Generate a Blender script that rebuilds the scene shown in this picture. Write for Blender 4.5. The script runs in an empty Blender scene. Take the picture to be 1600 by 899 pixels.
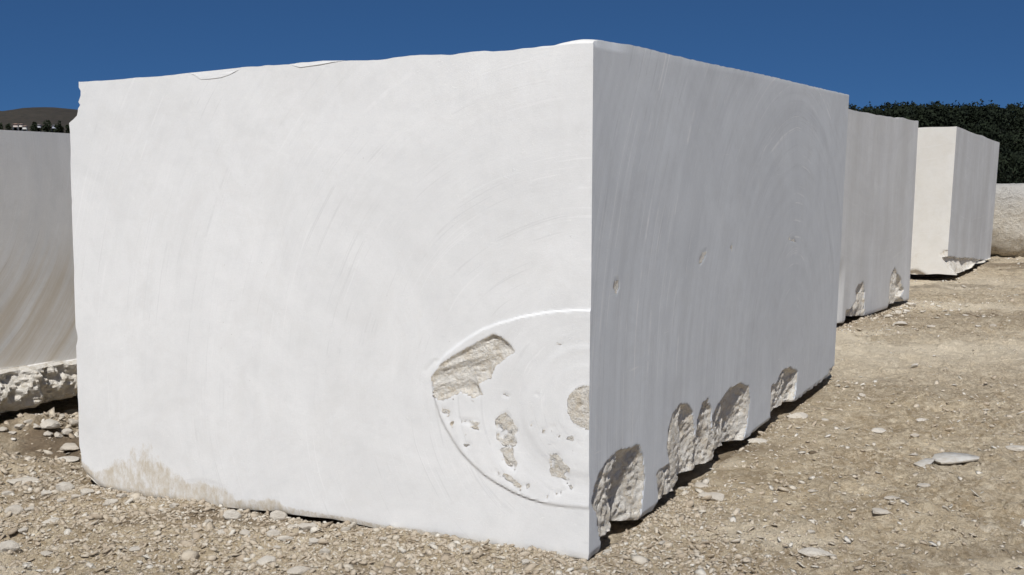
import bpy, math, random
import numpy as np
from mathutils import Vector

random.seed(7)
RNG = np.random.default_rng(11)
SC = bpy.context.scene
COL = SC.collection

# ------------------------------------------------------------------ camera
F_PX, CX, CY = 1750.0, 800.0, 449.5          # focal length in photo pixels (1600 wide)
PITCH = math.atan((449.5 - 285.0) / F_PX)
EYE = np.array([0.0, 0.0, 1.6])
cam_d = bpy.data.cameras.new('camera')
cam = bpy.data.objects.new('camera', cam_d)
COL.objects.link(cam)
cam_d.sensor_width = 36.0
cam_d.lens = 36.0 * F_PX / 1600.0
cam_d.clip_start = 0.1
cam_d.clip_end = 20000.0
cam.location = EYE
cam.rotation_euler = (math.pi / 2 - PITCH, 0, 0)
SC.camera = cam

# ------------------------------------------------------------------ light
SUN_AZ, SUN_EL = 6.0, 51.0                  # travel direction from +Y towards +X ; elevation
world = bpy.data.worlds.new('World')
SC.world = world
world.use_nodes = True
wn, wl = world.node_tree.nodes, world.node_tree.links
wn.clear()
sky = wn.new('ShaderNodeTexSky')
sky.sky_type = 'NISHITA'
sky.sun_disc = False
sky.sun_elevation = math.radians(SUN_EL)
sky.sun_rotation = math.radians(180 + SUN_AZ)
sky.altitude = 8000
sky.air_density = 1.0
sky.dust_density = 0.0
sky.ozone_density = 10.0
bg = wn.new('ShaderNodeBackground')
bg.inputs['Strength'].default_value = 0.10
out = wn.new('ShaderNodeOutputWorld')
gam = wn.new('ShaderNodeGamma'); gam.inputs[1].default_value = 0.5
tint = wn.new('ShaderNodeMix'); tint.data_type = 'RGBA'; tint.blend_type = 'MULTIPLY'; tint.inputs[0].default_value = 1.0
tint.inputs[7].default_value = (0.38, 0.725, 1.12, 1)      # deep, clear mountain blue over the whole dome
wl.new(sky.outputs[0], gam.inputs[0]); wl.new(gam.outputs[0], tint.inputs[6])
wl.new(tint.outputs[2], bg.inputs[0])
wl.new(bg.outputs[0], out.inputs[0])

sun_d = bpy.data.lights.new('sun', 'SUN')
sun_d.energy = 4.0
sun_d.angle = math.radians(0.5)
sun_d.color = (1.0, 0.975, 0.94)
sun = bpy.data.objects.new('sun', sun_d)
COL.objects.link(sun)
a, e = math.radians(SUN_AZ), math.radians(SUN_EL)
sun.rotation_euler = Vector((math.sin(a) * math.cos(e), math.cos(a) * math.cos(e), -math.sin(e))).to_track_quat('-Z', 'Y').to_euler()
sun.location = (-10, -30, 40)

vs = SC.view_settings
vs.view_transform = 'Standard'
vs.look = 'None'
vs.exposure = 0.0
vs.gamma = 1.0
vs.use_curve_mapping = False

# ------------------------------------------------------------------ photo geometry helpers
cp, sp = math.cos(PITCH), math.sin(PITCH)
def ray(px, py):
    x = (px - CX) / F_PX; y = -(py - CY) / F_PX
    return np.array([x, cp + y * sp, -sp + y * cp])
def at_z(px, py, z):
    d = ray(px, py); return EYE + d * (z - EYE[2]) / d[2]
def at_y(px, py, y):
    d = ray(px, py); return EYE + d * y / d[1]

# ------------------------------------------------------------------ noise
def _hash(ix, iy, iz, seed):
    n = (ix.astype(np.int64) * 73856093) ^ (iy.astype(np.int64) * 19349663) ^ (iz.astype(np.int64) * 83492791) ^ (seed * 2654435761)
    n = (n ^ (n >> 13)) * 1274126177
    n &= 0x7fffffff
    n = (n ^ (n >> 16)) * 668265263
    n &= 0x7fffffff
    return (n % 100003) / 100003.0
def vnoise(x, y, z=None, seed=0):
    x = np.asarray(x, float); y = np.asarray(y, float)
    if z is None: z = np.zeros_like(x)
    x, y, z = np.broadcast_arrays(x, y, z)
    ix, iy, iz = np.floor(x), np.floor(y), np.floor(z)
    fx, fy, fz = x - ix, y - iy, z - iz
    fx = fx * fx * (3 - 2 * fx); fy = fy * fy * (3 - 2 * fy); fz = fz * fz * (3 - 2 * fz)
    r = 0
    for dx in (0, 1):
        wx = fx if dx else 1 - fx
        for dy in (0, 1):
            wy = fy if dy else 1 - fy
            for dz in (0, 1):
                wz = fz if dz else 1 - fz
                r = r + wx * wy * wz * _hash(ix + dx, iy + dy, iz + dz, seed)
    return r * 2 - 1
def fbm(x, y, z=None, seed=0, octv=4, gain=0.5):
    s, amp, f, t = 0, 1.0, 1.0, 0
    for o in range(octv):
        s = s + amp * vnoise(np.asarray(x) * f, np.asarray(y) * f, None if z is None else np.asarray(z) * f, seed + o * 17)
        t += amp; amp *= gain; f *= 2.03
    return s / t
def sstep(a, b, x):
    t = np.clip((x - a) / (b - a), 0, 1); return t * t * (3 - 2 * t)
def poly_sd(pts, X, Y):
    """signed distance to a polygon, positive inside"""
    X = np.asarray(X, float); Y = np.asarray(Y, float)
    d = np.full(X.shape, 1e9); inside = np.zeros(X.shape, bool)
    n = len(pts)
    for i in range(n):
        x0, y0 = pts[i]; x1, y1 = pts[(i + 1) % n]
        ex, ey = x1 - x0, y1 - y0
        t = np.clip(((X - x0) * ex + (Y - y0) * ey) / (ex * ex + ey * ey + 1e-12), 0, 1)
        d = np.minimum(d, np.hypot(X - x0 - t * ex, Y - y0 - t * ey))
        c = ((y0 > Y) != (y1 > Y))
        xi = (x1 - x0) * (Y - y0) / ((y1 - y0) if abs(y1 - y0) > 1e-9 else 1e-9) + x0
        inside ^= c & (X < xi)
    return np.where(inside, d, -d)

# ------------------------------------------------------------------ tagging
def tag(o, label=None, cat=None, group=None, kind=None):
    if label: o['label'] = label
    if cat: o['category'] = cat
    if group: o['group'] = group
    if kind: o['kind'] = kind
    return o
def mesh_from(name, V, polys, mat=None, smooth=None, attrs=None, midx=None):
    """V (n,3); polys (m,k) int array with fixed k"""
    V = np.asarray(V, np.float32); P = np.asarray(polys, np.int32)
    me = bpy.data.meshes.new(name)
    m, k = P.shape
    me.vertices.add(len(V)); me.vertices.foreach_set('co', V.ravel())
    me.loops.add(m * k); me.loops.foreach_set('vertex_index', P.ravel())
    me.polygons.add(m)
    me.polygons.foreach_set('loop_start', np.arange(0, m * k, k, dtype=np.int32))
    me.polygons.foreach_set('loop_total', np.full(m, k, np.int32))
    if mat:
        for mm in (mat if isinstance(mat, (list, tuple)) else [mat]): me.materials.append(mm)
    if midx is not None: me.polygons.foreach_set('material_index', np.asarray(midx, np.int32))
    me.update(calc_edges=True)
    me.validate()
    if attrs:
        for an, av in attrs.items():
            at = me.attributes.new(an, 'FLOAT', 'POINT'); at.data.foreach_set('value', np.asarray(av, np.float32))
    if smooth is not None:
        me.polygons.foreach_set('use_smooth', np.ones(len(me.polygons), bool))
        if smooth > 0: me.set_sharp_from_angle(angle=math.radians(smooth))
    return me
def link(name, me, loc=(0, 0, 0), parent=None):
    o = bpy.data.objects.new(name, me); COL.objects.link(o)
    o.location = loc
    if parent: o.parent = parent
    return o

# ------------------------------------------------------------------ materials
class NT:
    def __init__(s, name):
        s.m = bpy.data.materials.new(name); s.m.use_nodes = True
        s.n = s.m.node_tree.nodes; s.l = s.m.node_tree.links
        s.bsdf = s.n['Principled BSDF']
        s.bsdf.inputs['Specular IOR Level'].default_value = 0.25
        s.tc = s.n.new('ShaderNodeTexCoord').outputs['Object']
    def link(s, a, b): s.l.new(a, b)
    def noise(s, scale, detail=6, rough=.6, vec=None, dist=0, dim='3D'):
        t = s.n.new('ShaderNodeTexNoise'); t.noise_dimensions = dim
        t.inputs['Scale'].default_value = scale; t.inputs['Detail'].default_value = detail
        t.inputs['Roughness'].default_value = rough; t.inputs['Distortion'].default_value = dist
        s.l.new(vec if vec is not None else s.tc, t.inputs['Vector']); return t.outputs['Fac']
    def voro(s, scale, feature='F1', vec=None, out='Distance', rnd=1.0):
        t = s.n.new('ShaderNodeTexVoronoi'); t.feature = feature
        t.inputs['Scale'].default_value = scale; t.inputs['Randomness'].default_value = rnd
        s.l.new(vec if vec is not None else s.tc, t.inputs['Vector']); return t.outputs[out]
    def ramp(s, fac, stops):
        r = s.n.new('ShaderNodeValToRGB'); e = r.color_ramp.elements
        while len(e) < len(stops): e.new(.5)
        for i, (p, c) in enumerate(stops):
            e[i].position = p; e[i].color = (c if len(c) == 4 else (*c, 1)) if hasattr(c, '__len__') else (c, c, c, 1)
        s.l.new(fac, r.inputs[0]); return r.outputs[0]
    def mix(s, fac, a, b, mode='MIX'):
        m = s.n.new('ShaderNodeMix'); m.data_type = 'RGBA'; m.blend_type = mode
        for sock, v in ((m.inputs[0], fac), (m.inputs[6], a), (m.inputs[7], b)):
            if hasattr(v, 'node'): s.l.new(v, sock)
            elif hasattr(v, '__len__'): sock.default_value = (*v, 1)[:4]
            else: sock.default_value = v
        return m.outputs[2]
    def math(s, op, a, b=None, c=None, clamp=False):
        m = s.n.new('ShaderNodeMath'); m.operation = op; m.use_clamp = clamp
        for i, v in enumerate((a, b, c)):
            if v is None: continue
            if hasattr(v, 'node'): s.l.new(v, m.inputs[i])
            else: m.inputs[i].default_value = v
        return m.outputs[0]
    def vmath(s, op, a, b=None):
        m = s.n.new('ShaderNodeVectorMath'); m.operation = op
        for i, v in enumerate((a, b)):
            if v is None: continue
            if hasattr(v, 'node'): s.l.new(v, m.inputs[i])
            else: m.inputs[i].default_value = v
        return m.outputs['Value'] if op in ('LENGTH', 'DOT_PRODUCT') else m.outputs[0]
    def comb(s, x, y, z):
        c = s.n.new('ShaderNodeCombineXYZ')
        for i, v in enumerate((x, y, z)):
            if hasattr(v, 'node'): s.l.new(v, c.inputs[i])
            else: c.inputs[i].default_value = v
        return c.outputs[0]
    def attr(s, name):
        t = s.n.new('ShaderNodeAttribute'); t.attribute_name = name; return t.outputs['Fac']
    def bump(s, h, strength, dist, prev=None):
        b = s.n.new('ShaderNodeBump'); b.inputs['Strength'].default_value = strength; b.inputs['Distance'].default_value = dist
        s.l.new(h, b.inputs['Height'])
        if prev is not None: s.l.new(prev, b.inputs['Normal'])
        return b.outputs[0]
    def finish(s, col, normal=None, rough=.75):
        if hasattr(col, 'node'): s.l.new(col, s.bsdf.inputs['Base Color'])
        else: s.bsdf.inputs['Base Color'].default_value = (*col, 1)
        if hasattr(rough, 'node'): s.l.new(rough, s.bsdf.inputs['Roughness'])
        else: s.bsdf.inputs['Roughness'].default_value = rough
        if normal is not None: s.l.new(normal, s.bsdf.inputs['Normal'])
        return s.m

def marble(name, light, dark, centre, ring_amt=.5, ochre=0.0, rough_col=((.92, .885, .81), (.74, .65, .51)), streak=0.0):
    """sawn marble: faint clouds, concentric saw arcs round a centre (local metres), broken rock where 'rough' is 1"""
    t = NT(name)
    cloud = t.noise(1.6, 10, .72, dist=.6)
    base = t.mix(t.ramp(cloud, [(.35, 0), (.68, 1)]), dark, light)
    mott = t.noise(9, 6, .7)
    base = t.mix(t.math('MULTIPLY', t.ramp(mott, [(.5, 0), (.72, 1)]), .28), base, tuple(c * .86 for c in dark))
    v = t.vmath('SUBTRACT', t.tc, centre)
    r = t.vmath('LENGTH', v)
    wob = t.math('MULTIPLY', t.noise(.8, 3, .5), .14)
    rr = t.math('ADD', r, wob)
    sep = t.n.new('ShaderNodeSeparateXYZ'); t.link(t.vmath('NORMALIZE', v), sep.inputs[0])
    rv = t.comb(t.math('MULTIPLY', rr, 14), t.math('MULTIPLY', sep.outputs[0], 1.4), t.math('MULTIPLY', sep.outputs[2], 1.4))
    rn = t.noise(1.0, 7, .62, vec=rv)
    rv2 = t.comb(t.math('MULTIPLY', rr, 95), t.math('MULTIPLY', sep.outputs[0], 5), t.math('MULTIPLY', sep.outputs[2], 5))
    rn2 = t.noise(1.0, 3, .6, vec=rv2)
    rmask = t.math('MULTIPLY', t.ramp(t.noise(1.1, 4, .6), [(.38, .15), (.62, 1)]), t.ramp(t.math('MULTIPLY', r, .5), [(.30, .05), (.75, 1)]))
    wide = t.noise(1.0, 4, .6, vec=t.comb(t.math('MULTIPLY', rr, 4.2), t.math('MULTIPLY', sep.outputs[0], .8), t.math('MULTIPLY', sep.outputs[2], .8)))
    base = t.mix(t.math('MULTIPLY', t.ramp(wide, [(.36, 1), (.60, 0)]), .16 * ring_amt), base, tuple(c * .86 for c in dark))
    rcol = t.math('MULTIPLY', t.ramp(rn, [(.34, 0), (.5, .5), (.70, 1)]), t.math('ADD', t.math('MULTIPLY', rmask, .7), .3))
    base = t.mix(t.math('MULTIPLY', rcol, .55 * ring_amt), base, tuple(min(.92, c * 1.16) for c in light))
    dk = t.math('MULTIPLY', t.ramp(rn2, [(.60, 0), (.72, 1)]), rmask)
    base = t.mix(t.math('MULTIPLY', dk, .30 * ring_amt), base, tuple(c * .72 for c in dark))
    lt = t.ramp(t.noise(1.0, 2, .5, vec=t.comb(t.math('MULTIPLY', rr, 38), t.math('MULTIPLY', sep.outputs[0], 2), t.math('MULTIPLY', sep.outputs[2], 2))), [(.66, 0), (.74, 1)])
    lt = t.math('MULTIPLY', lt, rmask)
    base = t.mix(t.math('MULTIPLY', lt, .5 * ring_amt), base, (.88, .88, .88))
    grain = t.noise(150, 3, .8)
    base = t.mix(t.math('MULTIPLY', t.ramp(grain, [(.42, 0), (.70, 1)]), .16), base, tuple(c * .80 for c in dark))
    blot = t.ramp(t.noise(3.1, 9, .78, dist=.8), [(.50, 0), (.60, 1)])
    base = t.mix(t.math('MULTIPLY', blot, .20), base, tuple(c * f for c, f in zip(dark, (.93, .915, .89))))
    fleck = t.ramp(t.noise(26, 8, .8, dist=1.0), [(.60, 0), (.66, 1)])
    base = t.mix(t.math('MULTIPLY', fleck, .30), base, (.90, .895, .88))
    scr = []
    for k_, (rot_, sc_) in enumerate(((.35, 5), (-.6, 7), (1.25, 6))):
        mp_ = t.n.new('ShaderNodeMapping'); mp_.inputs['Rotation'].default_value = (.3, rot_, .1); mp_.inputs['Scale'].default_value = (.35 * sc_, .35 * sc_, 9 * sc_); t.link(t.tc, mp_.inputs[0])
        sc2 = t.math('MULTIPLY', t.ramp(t.noise(1.0, 3, .7, vec=mp_.outputs[0]), [(.70, 0), (.74, 1)]), t.ramp(t.noise(1.3 + k_, 3, .6), [(.52, 0), (.62, 1)]))
        base = t.mix(t.math('MULTIPLY', sc2, .35), base, (.92, .915, .90) if k_ != 1 else tuple(c * .8 for c in dark))
    # single crisp saw scratches, a few of them, following the same arcs
    for f_, th_, amt_, colr in ((23, .735, .55, (.93, .93, .93)), (61, .715, .45, (.92, .92, .92)), (44, .72, .40, tuple(c * .72 for c in dark))):
        sv_ = t.comb(t.math('MULTIPLY', rr, f_), t.math('ADD', t.math('MULTIPLY', sep.outputs[0], .7), f_ * 1.7), t.math('MULTIPLY', sep.outputs[2], .7))
        sc_ = t.math('MULTIPLY', t.ramp(t.noise(1.0, 2, .9, vec=sv_), [(th_ - .09, 0), (th_ - .07, 1)]), t.ramp(t.noise(2.2, 4, .7, vec=t.vmath('ADD', t.tc, (f_, 0, 0))), [(.50, 0), (.58, 1)]))
        base = t.mix(t.math('MULTIPLY', sc_, amt_ * min(1, .22 + ring_amt * .55)), base, colr)
    # sparse pinholes
    pin = t.ramp(t.voro(16), [(.022, 1), (.034, 0)])
    pinm = t.math('MULTIPLY', pin, t.ramp(t.noise(1.7, 2), [(.5, 0), (.6, 1)]))
    base = t.mix(t.math('MULTIPLY', pinm, .6), base, (.3, .27, .23))
    if streak:
        sv = t.n.new('ShaderNodeMapping'); sv.inputs['Scale'].default_value = (1.6, 1.6, .35); t.link(t.tc, sv.inputs[0])
        sn = t.noise(1.5, 6, .62, vec=sv.outputs[0])
        base = t.mix(t.math('MULTIPLY', t.ramp(sn, [(.42, 0), (.62, 1)]), streak), base, tuple(c * f for c, f in zip(dark, (.70, .68, .64))))
        base = t.mix(t.math('MULTIPLY', t.ramp(sn, [(.3, 1), (.42, 0)]), streak), base, (.86, .85, .84))
    if ochre:
        oc = t.attr('stain')
        on = t.noise(1.0, 6, .65, vec=rv)
        om = t.math('MULTIPLY', oc, t.ramp(on, [(.36, 0), (.62, 1)]))
        base = t.mix(t.math('MULTIPLY', om, ochre), base, (.53, .44, .31))
    else:
        st = t.attr('stain')
        sm = t.n.new('ShaderNodeMapping'); sm.inputs['Scale'].default_value = (1, 1, .45); t.link(t.tc, sm.inputs[0])
        n1 = t.noise(16, 9, .8, vec=sm.outputs[0]); n2 = t.noise(7, 5, .6)
        thr = t.math('ADD', t.math('MULTIPLY', st, .75), t.math('ADD', t.math('MULTIPLY', n1, .9), t.math('MULTIPLY', n2, .5)))
        mk = t.math('MULTIPLY', t.ramp(thr, [(.86, 0), (1.12, 1)]), t.ramp(st, [(.0, 0), (.12, 1)]))
        mk = t.math('MULTIPLY', mk, t.ramp(t.noise(30, 8, .8, vec=sm.outputs[0]), [(.38, .2), (.60, 1)]))
        base = t.mix(t.math('MULTIPLY', mk, .75), base, (.50, .42, .29))
        spk = t.math('MULTIPLY', t.ramp(t.noise(150, 4, .8, vec=sm.outputs[0]), [(.58, 0), (.66, 1)]), t.ramp(st, [(.0, 0), (.4, 1)]))
        base = t.mix(t.math('MULTIPLY', spk, .5), base, (.40, .35, .28))
    # broken rock
    rg = t.ramp(t.math('ADD', t.attr('rough'), t.math('MULTIPLY', t.math('SUBTRACT', t.noise(34, 6, .75), .5), .85)), [(.44, 0), (.56, 1)])
    rg = t.math('MULTIPLY', rg, t.ramp(t.attr('rough'), [(.02, 0), (.15, 1)]))
    rc = t.mix(t.ramp(t.noise(17, 9, .8, dist=.8), [(.38, 0), (.54, 1)]), rough_col[1], rough_col[0])
    rc = t.mix(t.math('MULTIPLY', t.ramp(t.noise(60, 5, .7), [(.45, 0), (.7, 1)]), .5), rc, (.82, .79, .74))
    col = t.mix(rg, base, rc)
    h1 = t.math('MULTIPLY', t.math('SUBTRACT', t.noise(30, 8, .75), .5), rg)
    h2 = t.math('MULTIPLY', t.math('SUBTRACT', t.noise(110, 4, .7), .5), t.math('ADD', t.math('MULTIPLY', rg, .9), .06))
    h3 = t.math('MULTIPLY', t.math('ADD', t.voro(28, vec=t.vmath('ADD', t.tc, t.comb(t.math('MULTIPLY', t.noise(15, 3), .06), t.math('MULTIPLY', t.noise(17, 3), .06), 0))), t.math('MULTIPLY', t.voro(70), .4)), rg)
    b = t.bump(h1, .9, .030); b = t.bump(h3, .7, .007, b); b = t.bump(h2, .8, .005, b)
    b = t.bump(rn2, .20 * ring_amt, .003, b)
    b = t.bump(lt, .35 * ring_amt, .003, b)
    b = t.bump(grain, .35, .002, b)
    b = t.bump(fleck, .35, .002, b)
    return t.finish(col, b, .62)

def stone_mat(name, c1, c2, c3):
    t = NT(name)
    info = t.n.new('ShaderNodeObjectInfo')
    n = t.noise(22, 6, .7)
    c = t.mix(t.ramp(n, [(.35, 0), (.66, 1)]), c2, c1)
    c = t.mix(t.math('MULTIPLY', info.outputs['Random'], .45), c, c3)
    geo = t.n.new('ShaderNodeNewGeometry')
    sep = t.n.new('ShaderNodeSeparateXYZ'); t.link(t.tc, sep.inputs[0])
    dirt = t.ramp(t.math('ADD', t.math('MULTIPLY', sep.outputs[2], 14), t.math('MULTIPLY', t.noise(40, 4), .7)), [(.35, 1), (.75, 0)])
    c = t.mix(t.math('MULTIPLY', dirt, .7), c, (.44, .37, .28))
    b = t.bump(t.noise(70, 6, .7), .7, .006)
    b = t.bump(t.noise(16, 4, .6), .5, .015, b)
    return t.finish(c, b, .85)
M_STONE = stone_mat('pale_stone', (.72, .68, .61), (.58, .53, .45), (.52, .45, .36))
M_SLAB = stone_mat('grey_marble_shard', (.66, .66, .64), (.52, .52, .50), (.6, .6, .57))
M_CLOD = stone_mat('dark_clod', (.20, .15, .10), (.13, .10, .07), (.2, .16, .1))

def gravel_mat():
    t = NT('gravel')
    a = t.attr('tone')
    c = t.ramp(a, [(0, (.40, .31, .215)), (.35, (.57, .475, .355)), (.7, (.70, .615, .49)), (1, (.89, .86, .78))])
    c = t.mix(.35, c, t.ramp(t.noise(60, 5, .7), [(.3, (.42, .34, .25)), (.7, (.72, .66, .55))]))
    return t.finish(c, t.bump(t.noise(90, 5, .75), 1.0, .010), .95)
M_GRAVEL = gravel_mat()

def ground_mat():
    t = NT('quarry_dirt')
    big = t.noise(.35, 4, .6, dist=.4)
    mid = t.noise(1.6, 6, .65, dist=.6)
    fine = t.noise(14, 8, .75)
    c = t.mix(t.ramp(mid, [(.32, 0), (.64, 1)]), (.35, .275, .175), (.64, .56, .415))
    c = t.mix(t.math('MULTIPLY', t.ramp(big, [(.45, 0), (.62, 1)]), .6), c, (.66, .59, .47))
    c = t.mix(t.math('MULTIPLY', t.ramp(fine, [(.35, 1), (.52, 0)]), .5), c, (.25, .195, .135))
    c = t.mix(t.math('MULTIPLY', t.ramp(fine, [(.52, 0), (.66, 1)]), .55), c, (.74, .68, .57))
    # crushed rock: irregular crumbs, each with its own tone and height
    jx = t.math('MULTIPLY', t.math('SUBTRACT', t.noise(26, 4, .7), .5), .09); jy = t.math('MULTIPLY', t.math('SUBTRACT', t.noise(31, 4, .7), .5), .09)
    vn = t.vmath('ADD', t.tc, t.comb(jx, jy, 0))
    heights = []
    for k, (sc_, am) in enumerate(((17, .55), (38, .6), (80, .5))):
        vc = t.voro(sc_, vec=vn, out='Color'); sp_ = t.n.new('ShaderNodeSeparateColor'); t.link(vc, sp_.inputs[0])
        ed = t.voro(sc_, vec=vn, feature='DISTANCE_TO_EDGE')
        msk = t.ramp(t.noise(1.7 + k * .9, 5, .7), [(.36, .25), (.6, 1)])
        lightc = t.ramp(sp_.outputs[0], [(.60, 0), (.95, 1)]); darkc = t.ramp(sp_.outputs[0], [(.05, 1), (.35, 0)])
        gap = t.ramp(ed, [(.0, 1), (.10, 0)])
        c = t.mix(t.math('MULTIPLY', t.math('MULTIPLY', lightc, msk), am), c, (.80, .74, .60))
        c = t.mix(t.math('MULTIPLY', t.math('MULTIPLY', darkc, msk), am * .7), c, (.30, .235, .155))
        c = t.mix(t.math('MULTIPLY', t.math('MULTIPLY', gap, msk), .35), c, (.24, .185, .125))
        heights.append(t.math('MULTIPLY', t.math('MULTIPLY', t.math('ADD', t.math('MULTIPLY', sp_.outputs[1], .7), t.ramp(ed, [(0, 0), (.25, .5)])), msk), (.030, .016, .008)[k]))
    cr_ = t.math('MULTIPLY', t.ramp(t.noise(9, 9, .82, dist=1.0), [(.55, 0), (.60, 1)]), t.ramp(t.noise(1.1, 4, .6), [(.4, .3), (.6, 1)]))
    c = t.mix(t.math('MULTIPLY', cr_, .55), c, (.86, .81, .70))
    ck_ = t.ramp(t.noise(11, 9, .82, dist=1.2), [(.36, 1), (.43, 0)])
    c = t.mix(t.math('MULTIPLY', ck_, .60), c, (.24, .185, .125))
    dust = t.ramp(t.noise(2.6, 7, .75, dist=1.5), [(.56, 0), (.68, 1)])
    c = t.mix(t.math('MULTIPLY', dust, .55), c, (.80, .745, .63))
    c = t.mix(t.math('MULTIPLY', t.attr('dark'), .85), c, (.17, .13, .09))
    c = t.mix(t.math('MULTIPLY', t.attr('pale'), .65), c, (.80, .74, .61))
    c = t.mix(1.0, c, (1.34, 1.27, 1.18), 'MULTIPLY')
    h = t.math('ADD', t.noise(16, 8, .78), t.math('MULTIPLY', t.voro(34), -.5))
    b = t.bump(h, .9, .03)
    b = t.bump(t.math('ADD', t.math('ADD', heights[0], heights[1]), heights[2]), .9, 1.0, b)
    b = t.bump(t.noise(75, 6, .8), .9, .012, b)
    return t.finish(c, b, .95)
M_GROUND = ground_mat()

# ------------------------------------------------------------------ key points of the blocks
def norm2(v): v = np.array(v[:2], float); return v / np.hypot(*v)
def box_corners(FR0, FR1, FL0, FL1, BR0, BR1):
    BL0 = FL0 + (BR0 - FR0); BL1 = FL1 + (BR1 - FR1)
    return dict(FL0=FL0, FR0=FR0, BL0=BL0, BR0=BR0, FL1=FL1, FR1=FR1, BL1=BL1, BR1=BR1)

A0 = at_z(920, 876, 0.0);  A1 = at_y(927, 68, A0[1])
B0 = at_z(126, 762, 0.0);  B1 = at_y(106, 129, B0[1])
C0 = at_z(1303, 583, .05); C1 = at_y(1327, 148, C0[1])
MAIN = box_corners(A0, A1, B0, B1, C0, C1)

# second block of the row
E0 = at_z(1303, 511, .06); E1 = at_y(1325, 171, E0[1])
G0 = at_z(1420, 470, .06); G1 = at_y(1435, 190, G0[1])
d = norm2(G0 - E0); nl = np.array([-d[1], d[0], 0])
SECOND = box_corners(E0, E1, E0 + nl * 2.0, E1 + nl * 2.0, G0, G1)

# third block, undercut on its right side
T0 = at_z(1478, 437, .10); T1 = at_y(1495, 198, T0[1])
U1 = at_y(1562, 223, T0[1] + 3.0)
U0 = at_y(1546, 425, T0[1] + 3.0)
d = norm2(U1 - T1); nl = np.array([-d[1], d[0], 0])
THIRD = box_corners(T0, T1, T0 + nl * 2.1, T1 + nl * 2.1 + np.array([0, 0, -.02]), np.array([U0[0], U0[1], .10]), U1)

# block of the left hand row (we see its long shaded side)
L0 = at_z(0, 655, .10)
dl = np.array([.45, .893, 0])
Lf0 = L0 - dl * 2.2; Lb0 = L0 + dl * 3.4
topz = at_y(0, 200, L0[1])[2]
nl = np.array([-.893, .45, 0])
def up(p, z): return np.array([p[0], p[1], z])
LEFT = box_corners(Lf0, up(Lf0, topz), Lf0 + nl * 2.2, up(Lf0 + nl * 2.2, topz), Lb0, up(Lb0, topz - .02))

# rough boulder block at the right edge
R0 = at_z(1549, 405, .10)
ROUGH = None

def footprint(c, grow=0.0):
    q = [c[k][:2] for k in ('FL0', 'FR0', 'BR0', 'BL0')]
    return [tuple(p) for p in q]
FOOT = [footprint(c) for c in (MAIN, SECOND, THIRD, LEFT)]
rb = [(R0[0] - .9, R0[1]), (R0[0] + 3.3, R0[1] - .5), (R0[0] + 3.9, R0[1] + 2.0), (R0[0] - .3, R0[1] + 2.4)]

# ------------------------------------------------------------------ ground
def ground_h(x, y, fine=True):
    x = np.asarray(x, float); y = np.asarray(y, float)
    far = sstep(60, 200, np.hypot(x, y))
    h = .05 * sstep(8, 11, y) + .04 * sstep(16, 20, y)
    h = h + .030 * fbm(x * .8, y * .8, seed=3, octv=3) * sstep(3, 6, y)
    near = sstep(70, 25, np.hypot(x, y))
    if fine:
        h = h + near * (.024 * fbm(x * 3.1, y * 3.1, seed=5, octv=4, gain=.6))
        r = fbm(x * 9, y * 9, seed=8, octv=3, gain=.6)
        h = h + near * .020 * np.clip(np.abs(r) * 2.2, 0, 1) + near * .010 * vnoise(x * 31, y * 31, seed=9)
        t_ = fbm(x * 4, y * 6, seed=14, octv=4, gain=.6) * 7
        h = h + near * .016 * (np.floor(t_) + sstep(.0, .25, t_ - np.floor(t_))) / 2.2
    # blocks stand a little proud of the soil
    for i, q in enumerate(FOOT):
        s = poly_sd(q, x, y)
        depth = (.05, .065, .10, .06)[i]
        h = np.where(s > -.8, h * (1 - .75 * sstep(-.8, -.1, s)) + (.0, .05, .08, .0)[i] * .75 * sstep(-.8, -.1, s), h)
        h = h - depth * sstep(-.05, .07, s)
    # soil banked against the front of the big block, towards its left end
    sm = -poly_sd(FOOT[0], x, y)
    front = np.exp(-((sm - .12) / .18) ** 2) * sstep(.9, -.4, x) * (y < B0[1] + .3) * (sm > -.02)
    h = h + .022 * front * (1 + .7 * vnoise(x * 6, y * 6, seed=21))
    # rubble ridge below the left block
    c = at_z(70, 672, .05)
    rx = (x - c[0]) * .45 + (y - c[1]) * .893; ry = (x - c[0]) * .893 - (y - c[1]) * .45
    h = h + .11 * np.exp(-(ry / .24) ** 2) * np.exp(-(rx / 1.4) ** 2) * (1 + .9 * fbm(x * 7, y * 7, seed=31, octv=3))
    # low bank on the right, in front of the rough block
    h = h + .10 * np.exp(-((y - R0[1] + 2.0) / 1.5) ** 2) * sstep(R0[0] - 3.2, R0[0] - .5, x) * (1 + .5 * fbm(x * 2, y * 2, seed=32))
    return h * (1 - far)

def grow_lines(start, stop, d0, g):
    o = [start]
    while o[-1] < stop: o.append(o[-1] + max(d0, g * (o[-1])))
    return o
ys = [-40, -20, -8, -3, 0, 1.5, 2.5, 3.2] + grow_lines(3.7, 45, .02, .0055) + grow_lines(48, 6000, 3, .09)
xp = [0.0]
while xp[-1] < 6000: 
    a_ = xp[-1]
    xp.append(a_ + (.026 if a_ < 3.2 else (a_ * .0095 if a_ < 14 else (a_ * .03 if a_ < 40 else a_ * .15))))
xs = np.array([-v for v in xp[:0:-1]] + xp); ys = np.array(ys)
GX, GY = np.meshgrid(xs, ys)
GZ = ground_h(GX, GY)
nx, ny = len(xs), len(ys)
idx = np.arange(nx * ny).reshape(ny, nx)
quads = np.stack([idx[:-1, :-1], idx[:-1, 1:], idx[1:, 1:], idx[1:, :-1]], -1).reshape(-1, 4)
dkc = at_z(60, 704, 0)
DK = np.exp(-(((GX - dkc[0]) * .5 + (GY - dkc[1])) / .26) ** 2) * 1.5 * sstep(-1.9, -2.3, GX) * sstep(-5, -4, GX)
DK = DK * (.6 + .5 * vnoise(GX * 5, GY * 5, seed=77))
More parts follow.
